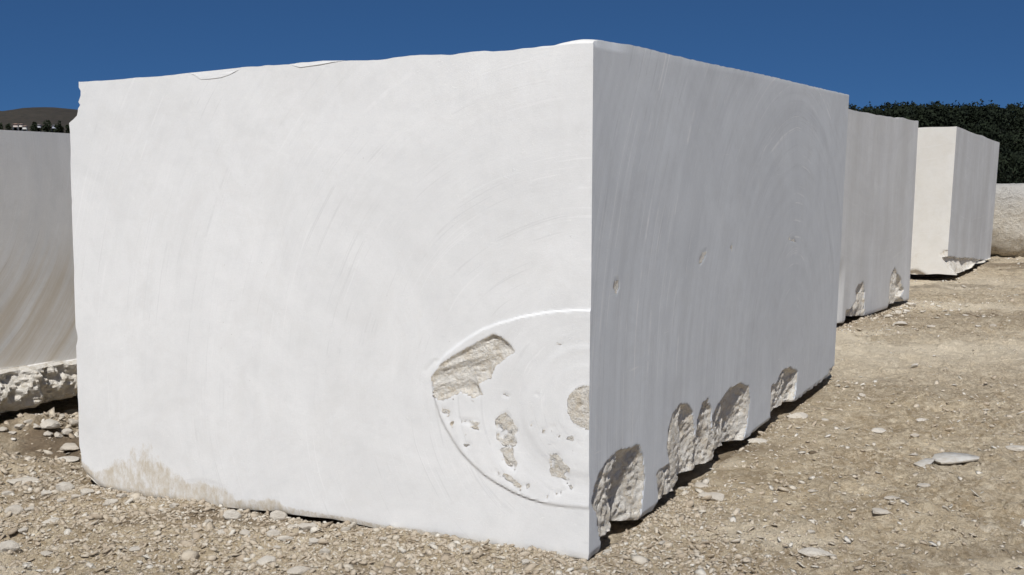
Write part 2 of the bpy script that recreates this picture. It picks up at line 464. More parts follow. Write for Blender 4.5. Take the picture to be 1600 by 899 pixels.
# a pale wheel-polished track crosses the yard beyond the block; darker damp soil lies in patches
_n = fbm(GX * .7, GY * 1.1, seed=91, octv=4)
PALE = np.clip(np.exp(-((GY - 10.2 - .12 * (GX - 4) + .5 * _n) / .85) ** 2) * sstep(0, 2, GX) + .8 * np.exp(-((GY - 17.2) / 1.1) ** 2) * sstep(2, 5, GX) * (.6 + .8 * _n) + .9 * sstep(.22, .42, fbm(GX * .9, GY * 1.6, seed=92, octv=4)), 0, 1) * sstep(60, 40, GY)
DP = (1.0 * sstep(.12, .40, fbm(GX * .8, GY * 1.7, seed=93, octv=5, gain=.6)) + .5 * np.exp(-((GY - 8.3 - .1 * GX) / .45) ** 2) * sstep(1, 3, GX) * (.5 + _n) + .6 * np.exp(-((GY - 12.6) / .6) ** 2) * sstep(3, 5, GX) * (.5 + _n)) * sstep(60, 40, GY) * .70
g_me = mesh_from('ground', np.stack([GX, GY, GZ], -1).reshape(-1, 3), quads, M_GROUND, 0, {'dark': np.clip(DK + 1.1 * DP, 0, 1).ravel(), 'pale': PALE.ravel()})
tag(link('ground', g_me), kind='structure')
print('ground quads', len(quads))

# ------------------------------------------------------------------ blocks
def lines(*segs):
    """segs: (start, stop, step) -> monotone list"""
    o = []
    for s, t, st in segs:
        n = max(1, int(round((t - s) / st)))
        o += list(np.linspace(s, t, n, endpoint=False))
    o.append(segs[-1][1]); return np.array(o)

class Block:
    def __init__(s, c):
        s.c = c
        s.W = float(np.linalg.norm(c['FR0'] - c['FL0'])); s.L = float(np.linalg.norm(c['BR0'] - c['FR0']))
        s.H = float(np.linalg.norm(c['FR1'] - c['FR0']))
        s.org = np.array([*(c['FL0'] + c['BR0'])[:2] / 2, c['FR0'][2]])
    def P(s, u, v, w):
        a = (u / s.W)[..., None]; b = (v / s.L)[..., None]; t = (w / s.H)[..., None]; c = s.c
        lo = (c['FL0'] * (1 - a) + c['FR0'] * a) * (1 - b) + (c['BL0'] * (1 - a) + c['BR0'] * a) * b
        hi = (c['FL1'] * (1 - a) + c['FR1'] * a) * (1 - b) + (c['BL1'] * (1 - a) + c['BR1'] * a) * b
        return lo * (1 - t) + hi * t
    def inv(s, face, px, py):
        """pixel of the photograph -> (u,w) on the front or (v,w) on the right face"""
        dr = ray(px, py)
        def f(p, q): 
            return s.P(np.array(p), np.array(0.), np.array(q)) if face == 'front' else s.P(np.array(s.W), np.array(p), np.array(q))
        p, q, t = s.W * .5, s.H * .5, 6.0
        for _ in range(12):
            r = f(p, q) - (EYE + dr * t)
            J = np.stack([(f(p + .01, q) - f(p, q)) / .01, (f(p, q + .01) - f(p, q)) / .01, -dr], 1)
            dd = np.linalg.solve(J, -r); p += dd[0]; q += dd[1]; t += dd[2]
        return float(p), float(q)
    def poly(s, face, pts): return [s.inv(face, *p) for p in pts]
    def loc(s, face, p, q):
        v = s.P(np.array(p), np.array(0.), np.array(q)) if face == 'front' else s.P(np.array(s.W), np.array(p), np.array(q))
        return tuple((v - s.org).tolist())
    def build(s, name, ul, vl, wl_, D=None, F=None, T=None, Lf=None, Bt=None, mats=None, coarse=12, sharp=32):
        """D(v,w) bites into the right face, F(u,w) into the front, T(u,v) raises the top, Lf(v,w) bites the left, Bt(u,v) lifts the bottom.
        each returns depth or (depth, rough, stain)"""
        W, L, H = s.W, s.L, s.H
        def unpack(r, like):
            if isinstance(r, tuple): return r
            return r, np.zeros_like(like), np.zeros_like(like)
        Vs, Qs, Ra, Sa, Mi = [], [], [], [], []
        off = 0
        cu = np.linspace(0, W, coarse); cv = np.linspace(0, L, coarse); cw = np.linspace(0, H, coarse)
        faces = [('front', ul, wl_), ('right', vl, wl_), ('top', ul, vl), ('left', cv if Lf is None else vl[::2] if len(vl) % 2 else vl, wl_), ('back', cu, cw), ('bottom', np.unique(np.concatenate([cu, ul[ul > W - .5][::3], [W]])), vl)]
        for fi, (fn, pa, qa) in enumerate(faces):
            if fn == 'left' and pa[-1] != L: pa = np.append(pa, L)
            P_, Q_ = np.meshgrid(pa, qa)
            Z0 = np.zeros_like(P_)
            if fn == 'front': u, v, w = P_, Z0, Q_
            elif fn == 'right': u, v, w = Z0 + W, P_, Q_
            elif fn == 'top': u, v, w = P_, Q_, Z0 + H
            elif fn == 'left': u, v, w = Z0, P_, Q_
            elif fn == 'back': u, v, w = P_, Z0 + L, Q_
            else: u, v, w = P_, Q_, Z0
            rough = np.zeros_like(P_); stain = np.zeros_like(P_)
            u2, v2, w2 = u.copy(), v.copy(), w.copy()
            if D is not None:
                dd, rr, ss = unpack(D(v, w), v)
                onf = (u >= W - 1e-6)
                u2 = np.where(onf, W - dd, np.minimum(u2, W - np.maximum(dd, 0) ))
                if fn == 'right': rough = np.maximum(rough, rr); stain = np.maximum(stain, ss)
                if fn == 'bottom': rough = np.ones_like(rough)
            if F is not None:
                dd, rr, ss = unpack(F(u, w), u)
                onf = (v <= 1e-6)
                v2 = np.where(onf, dd, np.maximum(v2, np.maximum(dd, 0)))
                if fn == 'front': rough = np.maximum(rough, rr); stain = np.maximum(stain, ss)
            if Lf is not None:
                dd, rr, ss = unpack(Lf(v, w), v)
                u2 = np.where(u <= 1e-6, dd, np.maximum(u2, dd))
                if fn == 'left': rough = np.maximum(rough, rr)
            if T is not None:
                dd, rr, ss = unpack(T(u, v), u)
                w2 = np.where(w >= H - 1e-6, H + dd, np.minimum(w2, H + dd))
                if fn == 'top': rough = np.maximum(rough, rr)
            if Bt is not None:
                dd, rr, ss = unpack(Bt(u, v), u)
                w2 = np.where(w <= 1e-6, dd, np.maximum(w2, dd))
            X = s.P(u2, v2, w2) - s.org
            if fn == 'bottom': X[..., 2] += 0.0
            n1, n0 = P_.shape
            ii = np.arange(n0 * n1).reshape(n1, n0) + off
            q = np.stack([ii[:-1, :-1], ii[:-1, 1:], ii[1:, 1:], ii[1:, :-1]], -1).reshape(-1, 4)
            if fn in ('left', 'back', 'bottom'): q = q[:, ::-1]
            Vs.append(X.reshape(-1, 3)); Qs.append(q); Ra.append(rough.ravel()); Sa.append(stain.ravel())
            Mi.append(np.full(len(q), {'front': 0, 'right': 1}.get(fn, 2 if fn == 'top' else 1 if fn in ('bottom', 'back') else 0)))
            off += n0 * n1
        me = mesh_from(name, np.concatenate(Vs), np.concatenate(Qs), mats, sharp,
                       {'rough': np.concatenate(Ra), 'stain': np.concatenate(Sa)}, np.concatenate(Mi))
        return link(name, me, tuple(s.org))

def bite_fn(polys, seed):
    """drill-and-split bites: steep on the near side, sloping out on the far side, deeper towards the foot"""
    def D(v, w):
        dep = np.zeros_like(v); rg = np.zeros_like(v)
        for k, (pts, dmax, lslope, rslope, low) in enumerate(polys):
            jit = .012 * fbm(v * 9, w * 9, seed=seed + k, octv=3)
            sd = poly_sd(pts, v + jit, w + jit * .7)
            v0 = min(p[0] for p in pts); v1 = max(p[0] for p in pts); w0 = min(p[1] for p in pts); w1 = max(p[1] for p in pts)
            t = np.clip((v - v0) / (v1 - v0), 0, 1); s_ = np.clip((w - w0) / (w1 - w0), 0, 1)
            brk = lslope + .05 * s_ + .05 * vnoise(v * 0, w * 8, seed=seed + 30 + k)
            ld = rslope
            prof = np.where(t < .04, t / .04 * ld * .7, np.where(t < brk - .06, ld * (.7 + .3 * t / brk), np.where(t < brk, ld + (1 - ld) * (t - brk + .06) / .06, np.clip((1 - t) / (1 - brk), 0, 1))))
            dd = dmax * prof * (low + (1.25 - low) * (1 - s_))
            dd = np.minimum(dd, np.maximum(sd, 0) * 1.3 + .004) * np.clip(sd / .006, 0, 1)
            rgd = fbm(v * 13 + w * 6, w * 8 - v * 4, seed=seed + 60 + k, octv=5, gain=.6)
            dd = dd + np.clip(sd / .03, 0, 1) * (.022 * rgd + .010 * fbm(v * 45, w * 45, seed=seed + 83 + k, octv=2) + .010 * fbm(v * 5, w * 5, seed=seed + 81 + k, octv=2))
            dd = np.where(sd > 0, np.maximum(dd, .004), 0)
            dep = np.maximum(dep, dd); rg = np.maximum(rg, (sd > 0).astype(float))
        return dep, rg
    return D

# ---------------- the big block
mb = Block(MAIN)
W, L, H = mb.W, mb.L, mb.H
print('main block', W, L, H)
fp = lambda pts: mb.poly('front', pts)
rp = lambda pts: mb.poly('right', pts)
low = -40
disc = fp([(922, 484), (900, 484), (870, 486), (845, 489), (820, 494), (780, 505), (755, 515), (735, 526), (715, 540), (697, 554), (682, 571), (675, 588), (677, 610), (682, 632), (690, 655), (698, 672), (709, 690), (722, 708), (738, 725), (757, 742), (778, 756), (802, 769), (828, 780), (852, 787), (880, 791), (922, 794)]) 
disc[0] = (W + .3, disc[0][1]); disc[-1] = (W + .3, disc[-1][1])
patch = fp([(772, 521), (786, 527), (800, 541), (806, 551), (795, 556), (775, 574), (768, 590), (748, 600), (757, 616), (742, 621), (722, 612), (706, 620), (690, 626), (678, 620), (675, 590), (688, 571), (706, 558), (736, 540)])
cc = fp([(919, 636)])[0]; cr = abs(fp([(887, 636)])[0][0] - cc[0])
ctr = fp([(918, 632)])[0]
flk = [fp(p) for p in (
    [(858, 702), (872, 704), (893, 730), (898, 765), (890, 770), (880, 752), (862, 748), (858, 730)],
    [(770, 655), (790, 640), (805, 655), (812, 690), (803, 712), (788, 700), (776, 690)],
    [(778, 700), (795, 696), (812, 715), (806, 740), (790, 728)],
    [(690, 634), (707, 640), (702, 650), (690, 645)], [(716, 652), (745, 654), (758, 664), (740, 668), (722, 660)],
    [(722, 690), (738, 688), (740, 697), (728, 700)], [(838, 612), (846, 618), (842, 625), (832, 616)],
    [(782, 610), (800, 618), (796, 624), (784, 618)], [(843, 664), (862, 672), (855, 684), (844, 676)],
    [(775, 730), (800, 742), (822, 760), (812, 766), (790, 752), (776, 742)], [(868, 533), (886, 536), (880, 544), (870, 542)],
    [(870, 765), (882, 772), (876, 778)], [(887, 780), (902, 782), (896, 788)])]
_r = random.Random(4)
for _ in range(34):
    cx_, cy_ = _r.choice([(790, 690), (800, 725), (740, 665), (880, 745), (760, 725), (835, 765), (715, 650), (860, 690), (900, 700)])
    cx_ += _r.gauss(0, 18); cy_ += _r.gauss(0, 16); rr_ = _r.uniform(3, 8)
    if poly_sd(disc, *[np.array(q_) for q_ in fp([(cx_, cy_)])[0]]) < .03: continue
    an_ = _r.uniform(0, 3.1)
    flk.append(fp([(cx_ + rr_ * _r.uniform(.6, 1.3) * math.cos(a2) * (1.3 if math.cos(a2 - an_) > .5 else .8), cy_ + rr_ * _r.uniform(.6, 1.3) * math.sin(a2)) for a2 in (0, .9, 1.8, 2.7, 3.6, 4.5, 5.4)]))
scar = fp([(258, 768), (272, 757), (290, 748), (322, 747), (350, 757), (370, 775), (372, 800), (258, 800)])
notch = [mb.inv('front', *p) for p in ((123, 128), (123, 137), (126, 142), (126, 150), (122, 161), (126, 163), (122, 170), (121, 180), (116, 186), (108, 190))]
nw = [p[1] for p in notch][::-1]; nu = [p[0] for p in notch][::-1]
cutp = [mb.inv('front', *p) for p in ((124, 722), (126, 731), (133, 742), (150, 758), (165, 768), (250, 782), (385, 797), (425, 799), (433, 797), (441, 803), (520, 812), (600, 829), (700, 841), (800, 859), (920, 877))]
cutu = [max(0, p[0]) for p in cutp]; cutw = [p[1] for p in cutp]
topp = [mb.inv('front', *p) for p in ((108, 130), (123, 128), (180, 124.5), (250, 119), (300, 114), (380, 105.5), (455, 100), (478, 97), (540, 95.5), (590, 94), (640, 87), (655, 86.5), (712, 85.5), (735, 81.5), (780, 80.5), (830, 76.5), (868, 73), (880, 71), (890, 69.5), (927, 68.5))]
topu = [p[0] for p in topp]; topw = [p[1] - H for p in topp]
uS = lambda px: mb.inv('front', px, 785)[0]
def F_main(u, w):
    sdj = .003 * fbm(u * 12, w * 12, seed=2, octv=3)
    sd = poly_sd(disc, u, w) + sdj
    ins = sd > 0
    f = -.008 * sstep(-.004, .005, sd) 
    # worn lip and shallow rings inside the sawn disc
    r = np.hypot(u - ctr[0], w - ctr[1])
    dish = .007 * np.exp(-((r - .36) / .07) ** 2) * sstep(ctr[1] + .18, ctr[1] - .05, w) * ins
    f = f + dish + np.where(ins, .0011 * vnoise(r * 38, w * 1.5 + u, seed=4), 0)
    # faint second saw arc outside the disc
    sd2 = poly_sd([(a - .055, b - .03) for a, b in disc], u, w)
    f = f + .003 * np.exp(-(sd2 / .010) ** 2) * (~ins) * sstep(ctr[1] - .15, ctr[1], w) * (u < ctr[0] - .55) * (w < ctr[1] + .15)
    rough = np.zeros_like(u)
    pj = poly_sd(patch, u + .008 * fbm(u * 20, w * 20, seed=6), w)
    inp = pj > 0
    strat = fbm(u * 5 + w * 2, (w - u * .35) * 26, seed=12, octv=4, gain=.6)
    f = np.where(inp, -.008 + np.clip(pj * .5, 0, .008) + .019 * strat * np.clip(pj / .02, 0, 1), f)
    rough = np.where(inp, 1., rough)
    for k, p in enumerate(flk):
        pu = [q_[0] for q_ in p]; pw = [q_[1] for q_ in p]
        if not np.any((u > min(pu) - .03) & (u < max(pu) + .03) & (w > min(pw) - .03) & (w < max(pw) + .03)): continue
        s1 = poly_sd(p, u + .012 * fbm(u * 26, w * 26, seed=50 + k, octv=2), w + .012 * fbm(u * 26, w * 26, seed=90 + k, octv=2))
        nz = fbm(u * 40, w * 40, seed=33 + k, octv=2)
        on = sstep(-.004, .012, s1)
        f = f + on * (.0015 + .003 * nz); rough = np.maximum(rough, on * (.60 + .34 * fbm(u * 30, w * 30, seed=133 + k, octv=3)))
    rc_ = np.hypot((u - cc[0]), (w - cc[1]) * 1.0)
    core = rc_ < cr
    cs = sstep(cr, cr - .012, rc_)
    f = f * (1 - cs) + cs * (-.007 + .009 * fbm(u * 26, (w - u) * 30, seed=15, octv=3))
    rough = np.where(core, .9, rough)
    # soil scar at the foot and grazed lower edge
    ss_ = poly_sd(scar, u, w)
    f = f + .0015 * sstep(0, .02, ss_)
    e = np.minimum(H - w, W - u)
    # rounded foot and left arris
    wb = np.interp(u, cutu, cutw)
    f = f + .014 * np.clip(1 - (w - wb) / .04, 0, 1) ** 2 * (.4 + .6 * sstep(uS(330), uS(140), u)) * (1 + .5 * vnoise(u * 18, w * 18, seed=71))
    f = f + .0004 * fbm(u * 3, w * 3, seed=73, octv=3)
    # stains
    hgt = np.interp(u, [0, uS(150), uS(190), uS(230), uS(270), uS(330), uS(420), uS(520), uS(640), uS(780), W], [.04, .10, .20, .36, .17, .05, .07, .03, .035, .01, .006])
    st = np.clip(1 - (w - wb) / (hgt * (1 + .25 * vnoise(u * 9, w * 0, seed=74))), 0, 1)
    st = np.maximum(st, .55 * sstep(-.01, .05, ss_))
    fk = sstep(.30, .7, fbm(u * 20, w * 20, seed=78)) * sstep(0, .02, sd) * sstep(.3, .6, r) * (~inp)
    rough = np.maximum(rough, fk * .70)
    return f, rough, st
bites = [
    (rp([(925, 785), (929, 762), (936, 742), (948, 722), (966, 704), (985, 700), (999, 694), (1006, 712), (1008, 745), (1003, 790), (1000, 835), (945, 885), (938, 850), (932, 805)]), .13, .46, .20, .45),
    (rp([(1026, 740), (1034, 732), (1045, 724), (1053, 735), (1060, 765), (1060, 800), (1030, 815), (1028, 770)]), .03, .35, .4, .6),
    (rp([(1043, 700), (1045, 670), (1052, 645), (1064, 630), (1074, 631), (1083, 645), (1086, 672), (1088, 700), (1092, 770), (1058, 800), (1050, 740)]), .095, .40, .22, .40),
    (rp([(1082, 730), (1086, 690), (1090, 655), (1098, 630), (1106, 624), (1111, 640), (1113, 665), (1121, 700), (1121, 790), (1084, 800)]), .07, .22, .3, .55),
    (rp([(1113, 652), (1122, 632), (1140, 608), (1156, 598), (1170, 603), (1172, 625), (1168, 660), (1162, 690), (1164, 740), (1120, 770), (1117, 700)]), .115, .50, .5, .5),
    (rp([(1204, 628), (1206, 602), (1214, 598), (1222, 580), (1234, 573), (1246, 581), (1245, 605), (1241, 625), (1246, 680), (1204, 700)]), .11, .52, .3, .5),
    (rp([(1296, 577), (1306, 571), (1309, 620), (1290, 620)]), .03, .4, .5, .6)]
Db = bite_fn(bites, 100)
nicks = [rp(p) for p in ([(960, 436), (966, 438), (967, 450), (963, 462), (959, 450)], [(1098, 394), (1104, 392), (1100, 406), (1092, 413), (1095, 402)], [(1142, 386), (1147, 386), (1144, 392)], [(1232, 372), (1240, 374), (1244, 379), (1234, 376)])]
def D_main(v, w):
    dep, rg = Db(v, w)
    for p in nicks:
        s1 = poly_sd(p, v + .01 * vnoise(v * 40, w * 40, seed=88), w)
        dep = np.where(s1 > 0, .004, dep); rg = np.where(s1 > 0, 1., rg)
    dep = dep + .006 * np.clip(1 - (H - w) / .010, 0, 1) * sstep(.42, .15, v) * sstep(.0, .03, v) * (1 + .5 * vnoise(v * 18, w * 0, seed=87))
    dep = dep + .002 * np.clip(1 - (H - w) / .006, 0, 1)
    # wavy lower arris
    dep = dep + .010 * np.clip(1 - w / .03, 0, 1) * (1 + vnoise(v * 14, w * 0, seed=89))
    dep = dep + .0015 * fbm(v * 2.5, w * 2.5, seed=90, octv=3) * sstep(0, .1, v)
    return dep, rg, np.zeros_like(v)
rtp = [mb.inv('right', *p) for p in ((927, 67.5), (936, 65), (960, 66.5), (985, 69.5), (1010, 75.5), (1050, 86), (1100, 97.5), (1160, 110), (1200, 118.5), (1260, 133), (1327, 148.5))]
rtv = [p[0] for p in rtp]; rtw = [p[1] - H for p in rtp]
def T_main(u, v):
    t = np.interp(u, topu, topw) * sstep(.9, 0, v) + np.interp(v, rtv, rtw) * sstep(W - .7, W, u)
    t = t + .012 * np.exp(-((u - W + .08) / .09) ** 2) * sstep(.0, .02, v) * sstep(.3, .1, v)
    t = t + (.004 + .010 * sstep(.05, .4, v)) * vnoise(u * 9, v * 3, seed=61) * sstep(.0, .05, v) * sstep(W, W - .2, u)
    return t + .0022 * vnoise(u * 22, v * 22, seed=62), np.zeros_like(u), np.zeros_like(u)
def L_main(v, w):
    l = np.interp(w, nw, nu, left=0, right=nu[-1])
    l = np.where(w < nw[0], 0, np.maximum(l, 0)) * sstep(1.6, .6, v)
    l = l + .012 * np.clip(vnoise(v * 4, w * 11, seed=63), 0, 1) * sstep(0, .05, w)
    return l, (w >= nw[0]).astype(float) * sstep(1.6, .6, v), np.zeros_like(w)
brp = [mb.inv('right', *p) for p in ((920, 876), (937, 865), (941, 846), (948, 832), (962, 814), (985, 811), (1000, 814), (1008, 809), (1031, 791), (1033, 775), (1045, 768), (1057, 763), (1060, 744), (1075, 733), (1100, 721), (1120, 715), (1122, 698), (1140, 689), (1160, 687), (1170, 683), (1203, 658), (1205, 642), (1216, 631), (1243, 626), (1252, 620), (1303, 583))]
brv = [p[0] for p in brp]; brw = [max(0, p[1]) * .62 for p in brp]
def B_main(u, v):
    b = np.interp(u, cutu, cutw) * sstep(2.5, .8, v)
    b = np.maximum(b, np.interp(v, brv, brw) * sstep(W - .75, W - .30, u))
    return b + .008 * (vnoise(u * 12, v * 7, seed=64)) * (v > .02) * (u < W - .02)
c_r = mb.inv('right', 1235, 560)
c_f = mb.inv('front', 918, 640)
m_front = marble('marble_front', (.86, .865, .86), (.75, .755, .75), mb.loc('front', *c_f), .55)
m_right = marble('shaded_marble_side', (.695, .725, .755), (.585, .61, .64), mb.loc('right', *c_r), 1.0)  # darker, bluer copy of the front marble: shade and skylight put into the colour
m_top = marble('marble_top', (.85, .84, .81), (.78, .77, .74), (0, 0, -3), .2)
ud = mb.inv('front', 665, 600)[0]
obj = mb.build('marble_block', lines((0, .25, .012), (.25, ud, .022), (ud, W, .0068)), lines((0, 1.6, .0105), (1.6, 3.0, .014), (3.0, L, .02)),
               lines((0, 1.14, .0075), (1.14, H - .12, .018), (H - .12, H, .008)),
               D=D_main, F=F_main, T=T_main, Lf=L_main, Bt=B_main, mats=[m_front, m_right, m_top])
tag(obj, 'huge white marble block in front with a round saw mark on its sunlit face', 'marble block', 'sawn marble blocks standing in the yard')
print('main verts', len(obj.data.vertices))

# cracked flakes along its top front arris: thin wedges standing a few millimetres proud
def flake(pts, proud, name, parent, block, mat, label):
    uv = block.poly('front', pts)
    n = len(uv)
    V = []
    for (u, w) in uv:
        pr = proud * (.35 + .65 * random.random()) * (1 if w < max(q_[1] for q_ in uv) - .012 else .1)
        V.append(block.P(np.array(u + random.uniform(-.006, .006)), np.array(-pr), np.array(w + random.uniform(-.003, .003))) - block.org)
    for (u, w) in uv:
        V.append(block.P(np.array(u), np.array(.03), np.array(w)) - block.org)
    tris = []
    c1 = np.mean(V[:n], 0); V.append(c1)
    for i in range(n):
        j = (i + 1) % n
        tris += [(i, j, 2 * n), (j, i, n + i), (j, n + i, n + j)]
    me = mesh_from(name, np.array(V), np.array(tris), mat, 30, {'rough': np.zeros(2 * n + 1), 'stain': np.zeros(2 * n + 1)})
    import bmesh
    bm = bmesh.new(); bm.from_mesh(me); bmesh.ops.recalc_face_normals(bm, faces=bm.faces); bm.to_mesh(me); bm.free()
    o = link(name, me, (0, 0, 0), parent); tag(o, label); return o
flake([(295, 114.6), (304, 117), (314, 123.5), (330, 122.5), (345, 120.5), (358, 118), (368, 113), (374, 108), (381, 105), (340, 110)], .0045, 'cracked_flake', obj, mb, m_front, 'wide cracked flake on the left part of the top edge')
flake([(453, 100.5), (461, 102.5), (470, 105), (484, 103), (500, 100.5), (520, 98), (540, 95.8), (505, 95.6), (478, 97)], .004, 'cracked_flake', obj, mb, m_front, 'narrow cracked flake right of the wide one')

# ---------------- second block
sb = Block(SECOND)
rp2 = lambda pts: sb.poly('right', pts)
D2b = bite_fn([
    (rp2([(1321, 500), (1322, 486), (1330, 482), (1338, 470), (1337, 455), (1342, 445), (1349, 441), (1352, 455), (1351, 480), (1352, 530), (1320, 540)]), .12, .45, .4, .4),
    (rp2([(1388, 478), (1390, 445), (1393, 430), (1398, 418), (1402, 428), (1408, 435), (1410, 448), (1413, 452), (1407, 465), (1414, 472), (1414, 510), (1388, 515)]), .10, .40, .3, .5)], 300)
def D2(v, w):
    d_, r_ = D2b(v, w)
    vc = rp2([(1322, 400)])[0][0]
    cham = np.clip((vc - v), 0, 1) * .35 * sstep(.75, .35, w)
    d_ = np.maximum(d_, cham)
    d_ = d_ + .008 * np.clip(1 - w / .03, 0, 1) + .003 * fbm(v * 2, w * 1.5, seed=301)
    return d_, r_, np.zeros_like(v)
def T2(u, v): return .012 * fbm(u * 3, v * 3, seed=303) + .012 * vnoise(u * 2, v * 1.6, seed=304)
b2p = [sb.inv('right', *p) for p in ((1304, 506), (1319, 505), (1322, 494), (1340, 495), (1352, 494), (1370, 489), (1387, 482), (1389, 476), (1405, 473), (1420, 469))]
def B2(u, v): return np.interp(v, [p[0] for p in b2p], [max(0, p[1]) for p in b2p]) * sstep(sb.W - .9, sb.W - .4, u)
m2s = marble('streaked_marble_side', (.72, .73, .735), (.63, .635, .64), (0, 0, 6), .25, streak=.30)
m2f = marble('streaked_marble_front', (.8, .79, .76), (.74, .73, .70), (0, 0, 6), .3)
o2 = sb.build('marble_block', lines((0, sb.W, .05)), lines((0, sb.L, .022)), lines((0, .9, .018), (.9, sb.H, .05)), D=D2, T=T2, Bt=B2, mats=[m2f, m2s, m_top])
tag(o2, 'grey streaked marble block right behind the huge one, two rough bites at its foot', 'marble block', 'sawn marble blocks standing in the yard')

# ---------------- third block
tb = Block(THIRD)
rp3 = lambda pts: tb.poly('right', pts)
cut3 = [tb.inv('right', *p) for p in ((1480, 402), (1515, 404), (1546, 407))]
print('third', tb.W, tb.L, tb.H, cut3)
def D3(v, w):
    wc = np.interp(v, [c_[0] for c_ in cut3], [c_[1] for c_ in cut3]) + .01 * vnoise(v * 4, w * 0, seed=401)
    below = w < wc
    n = fbm(v * 3.0, w * 4, seed=402, octv=3, gain=.5)
    dd = .06 + .055 * n - .09 * (1 - w / np.maximum(wc, .01))
    # foot sticks out again at the near corner
    foot = sstep(.55, .0, v) * sstep(wc * .9, .03, w)
    dd = dd - .13 * foot
    return np.where(below, dd, 0), below.astype(float), np.zeros_like(v)
def F3(u, w):
    fo = sstep(tb.W - .55, tb.W, u) * sstep(.5, .0, w)
    chip = poly_sd(tb.poly('front', [(1405, 425), (1432, 420), (1452, 431), (1456, 440), (1400, 440)]), u, w)
    f = np.where(chip > 0, np.minimum(chip * .8, .06), 0) + .005 * fbm(u * 3, w * 3, seed=405)
    k2 = poly_sd(tb.poly('front', [(1468, 398), (1476, 391), (1484, 392), (1486, 403), (1476, 402)]), u, w)
    f = np.where(k2 > 0, .012, f)
    return f, ((chip > 0) | (k2 > 0)).astype(float), .35 * sstep(.9, .0, w) * sstep(tb.W, tb.W - .9, u)
def T3(u, v): return .010 * vnoise(u * 3, v * 2, seed=407)
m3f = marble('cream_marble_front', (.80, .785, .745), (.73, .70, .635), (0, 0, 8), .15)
m3s = marble('shaded_grey_marble_side', (.67, .685, .70), (.57, .58, .595), (0, 0, 8), .25, streak=.30)  # same stone as the cream front, its shade painted in as grey
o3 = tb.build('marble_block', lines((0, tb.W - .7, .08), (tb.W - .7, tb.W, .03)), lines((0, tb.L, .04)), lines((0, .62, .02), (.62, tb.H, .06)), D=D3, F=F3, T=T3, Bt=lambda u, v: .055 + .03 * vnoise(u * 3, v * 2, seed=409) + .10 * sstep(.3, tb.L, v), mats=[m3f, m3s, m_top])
tag(o3, 'marble block with cream front and shaded grey undercut side, third along the right', 'marble block', 'sawn marble blocks standing in the yard')

# ---------------- left block
lb = Block(LEFT)
ledge = [lb.inv('right', 0, 578), lb.inv('right', 121, 561)]
print('left', lb.W, lb.L, lb.H, ledge)
def D4(v, w):
    wl2 = np.interp(v, [ledge[0][0], ledge[1][0]], [ledge[0][1], ledge[1][1]]) + .006 * vnoise(v * 4, w * 0, seed=501)
    below = w < wl2
    t = 1 - w / wl2
    n = fbm(v * 3.2 + w * 2.0, w * 3.5 - v * 1.2, seed=502, octv=5, gain=.6)
    n2 = fbm(v * 11 + w * 6, w * 10, seed=512, octv=4, gain=.6)
    prow = .075 * sstep(0, .02, wl2 - w) - .10 * sstep(.45, 1.0, t) ** 1.3 + (.115 * (np.abs(n) * 2 - .45) + .02 * (np.abs(n2) * 2 - .4)) * sstep(0, .12, t)
    return np.where(below, -prow, .0), below.astype(float), np.clip(.15 + 1.2 * sstep(1.25, .62, w), 0, 1) * (~below)
def T4(u, v): return .010 * vnoise(u * 2, v * 1.5, seed=503) 
def B4(u, v): return .05 + .06 * vnoise(u * 1.3, v * 1.8, seed=504)
cl = lb.inv('right', -260, 240)
m4 = marble('ochre_streaked_marble_side', (.84, .825, .79), (.70, .69, .665), lb.loc('right', *cl), 1.0, ochre=.62, rough_col=((.88, .84, .76), (.70, .63, .51)))
v_vis = 2.2
o4 = lb.build('marble_block', lines((0, lb.W, .08)), lines((0, v_vis - .2, .05), (v_vis - .2, v_vis + 1.4, .012), (v_vis + 1.4, lb.L, .05)), lines((0, .46, .012), (.46, lb.H, .04)), D=D4, T=T4, Bt=B4, mats=[m_front, m4, m_top])
tag(o4, 'ochre stained grey marble block with a broken lower ledge at the left edge', 'marble block', 'sawn marble blocks standing in the yard')

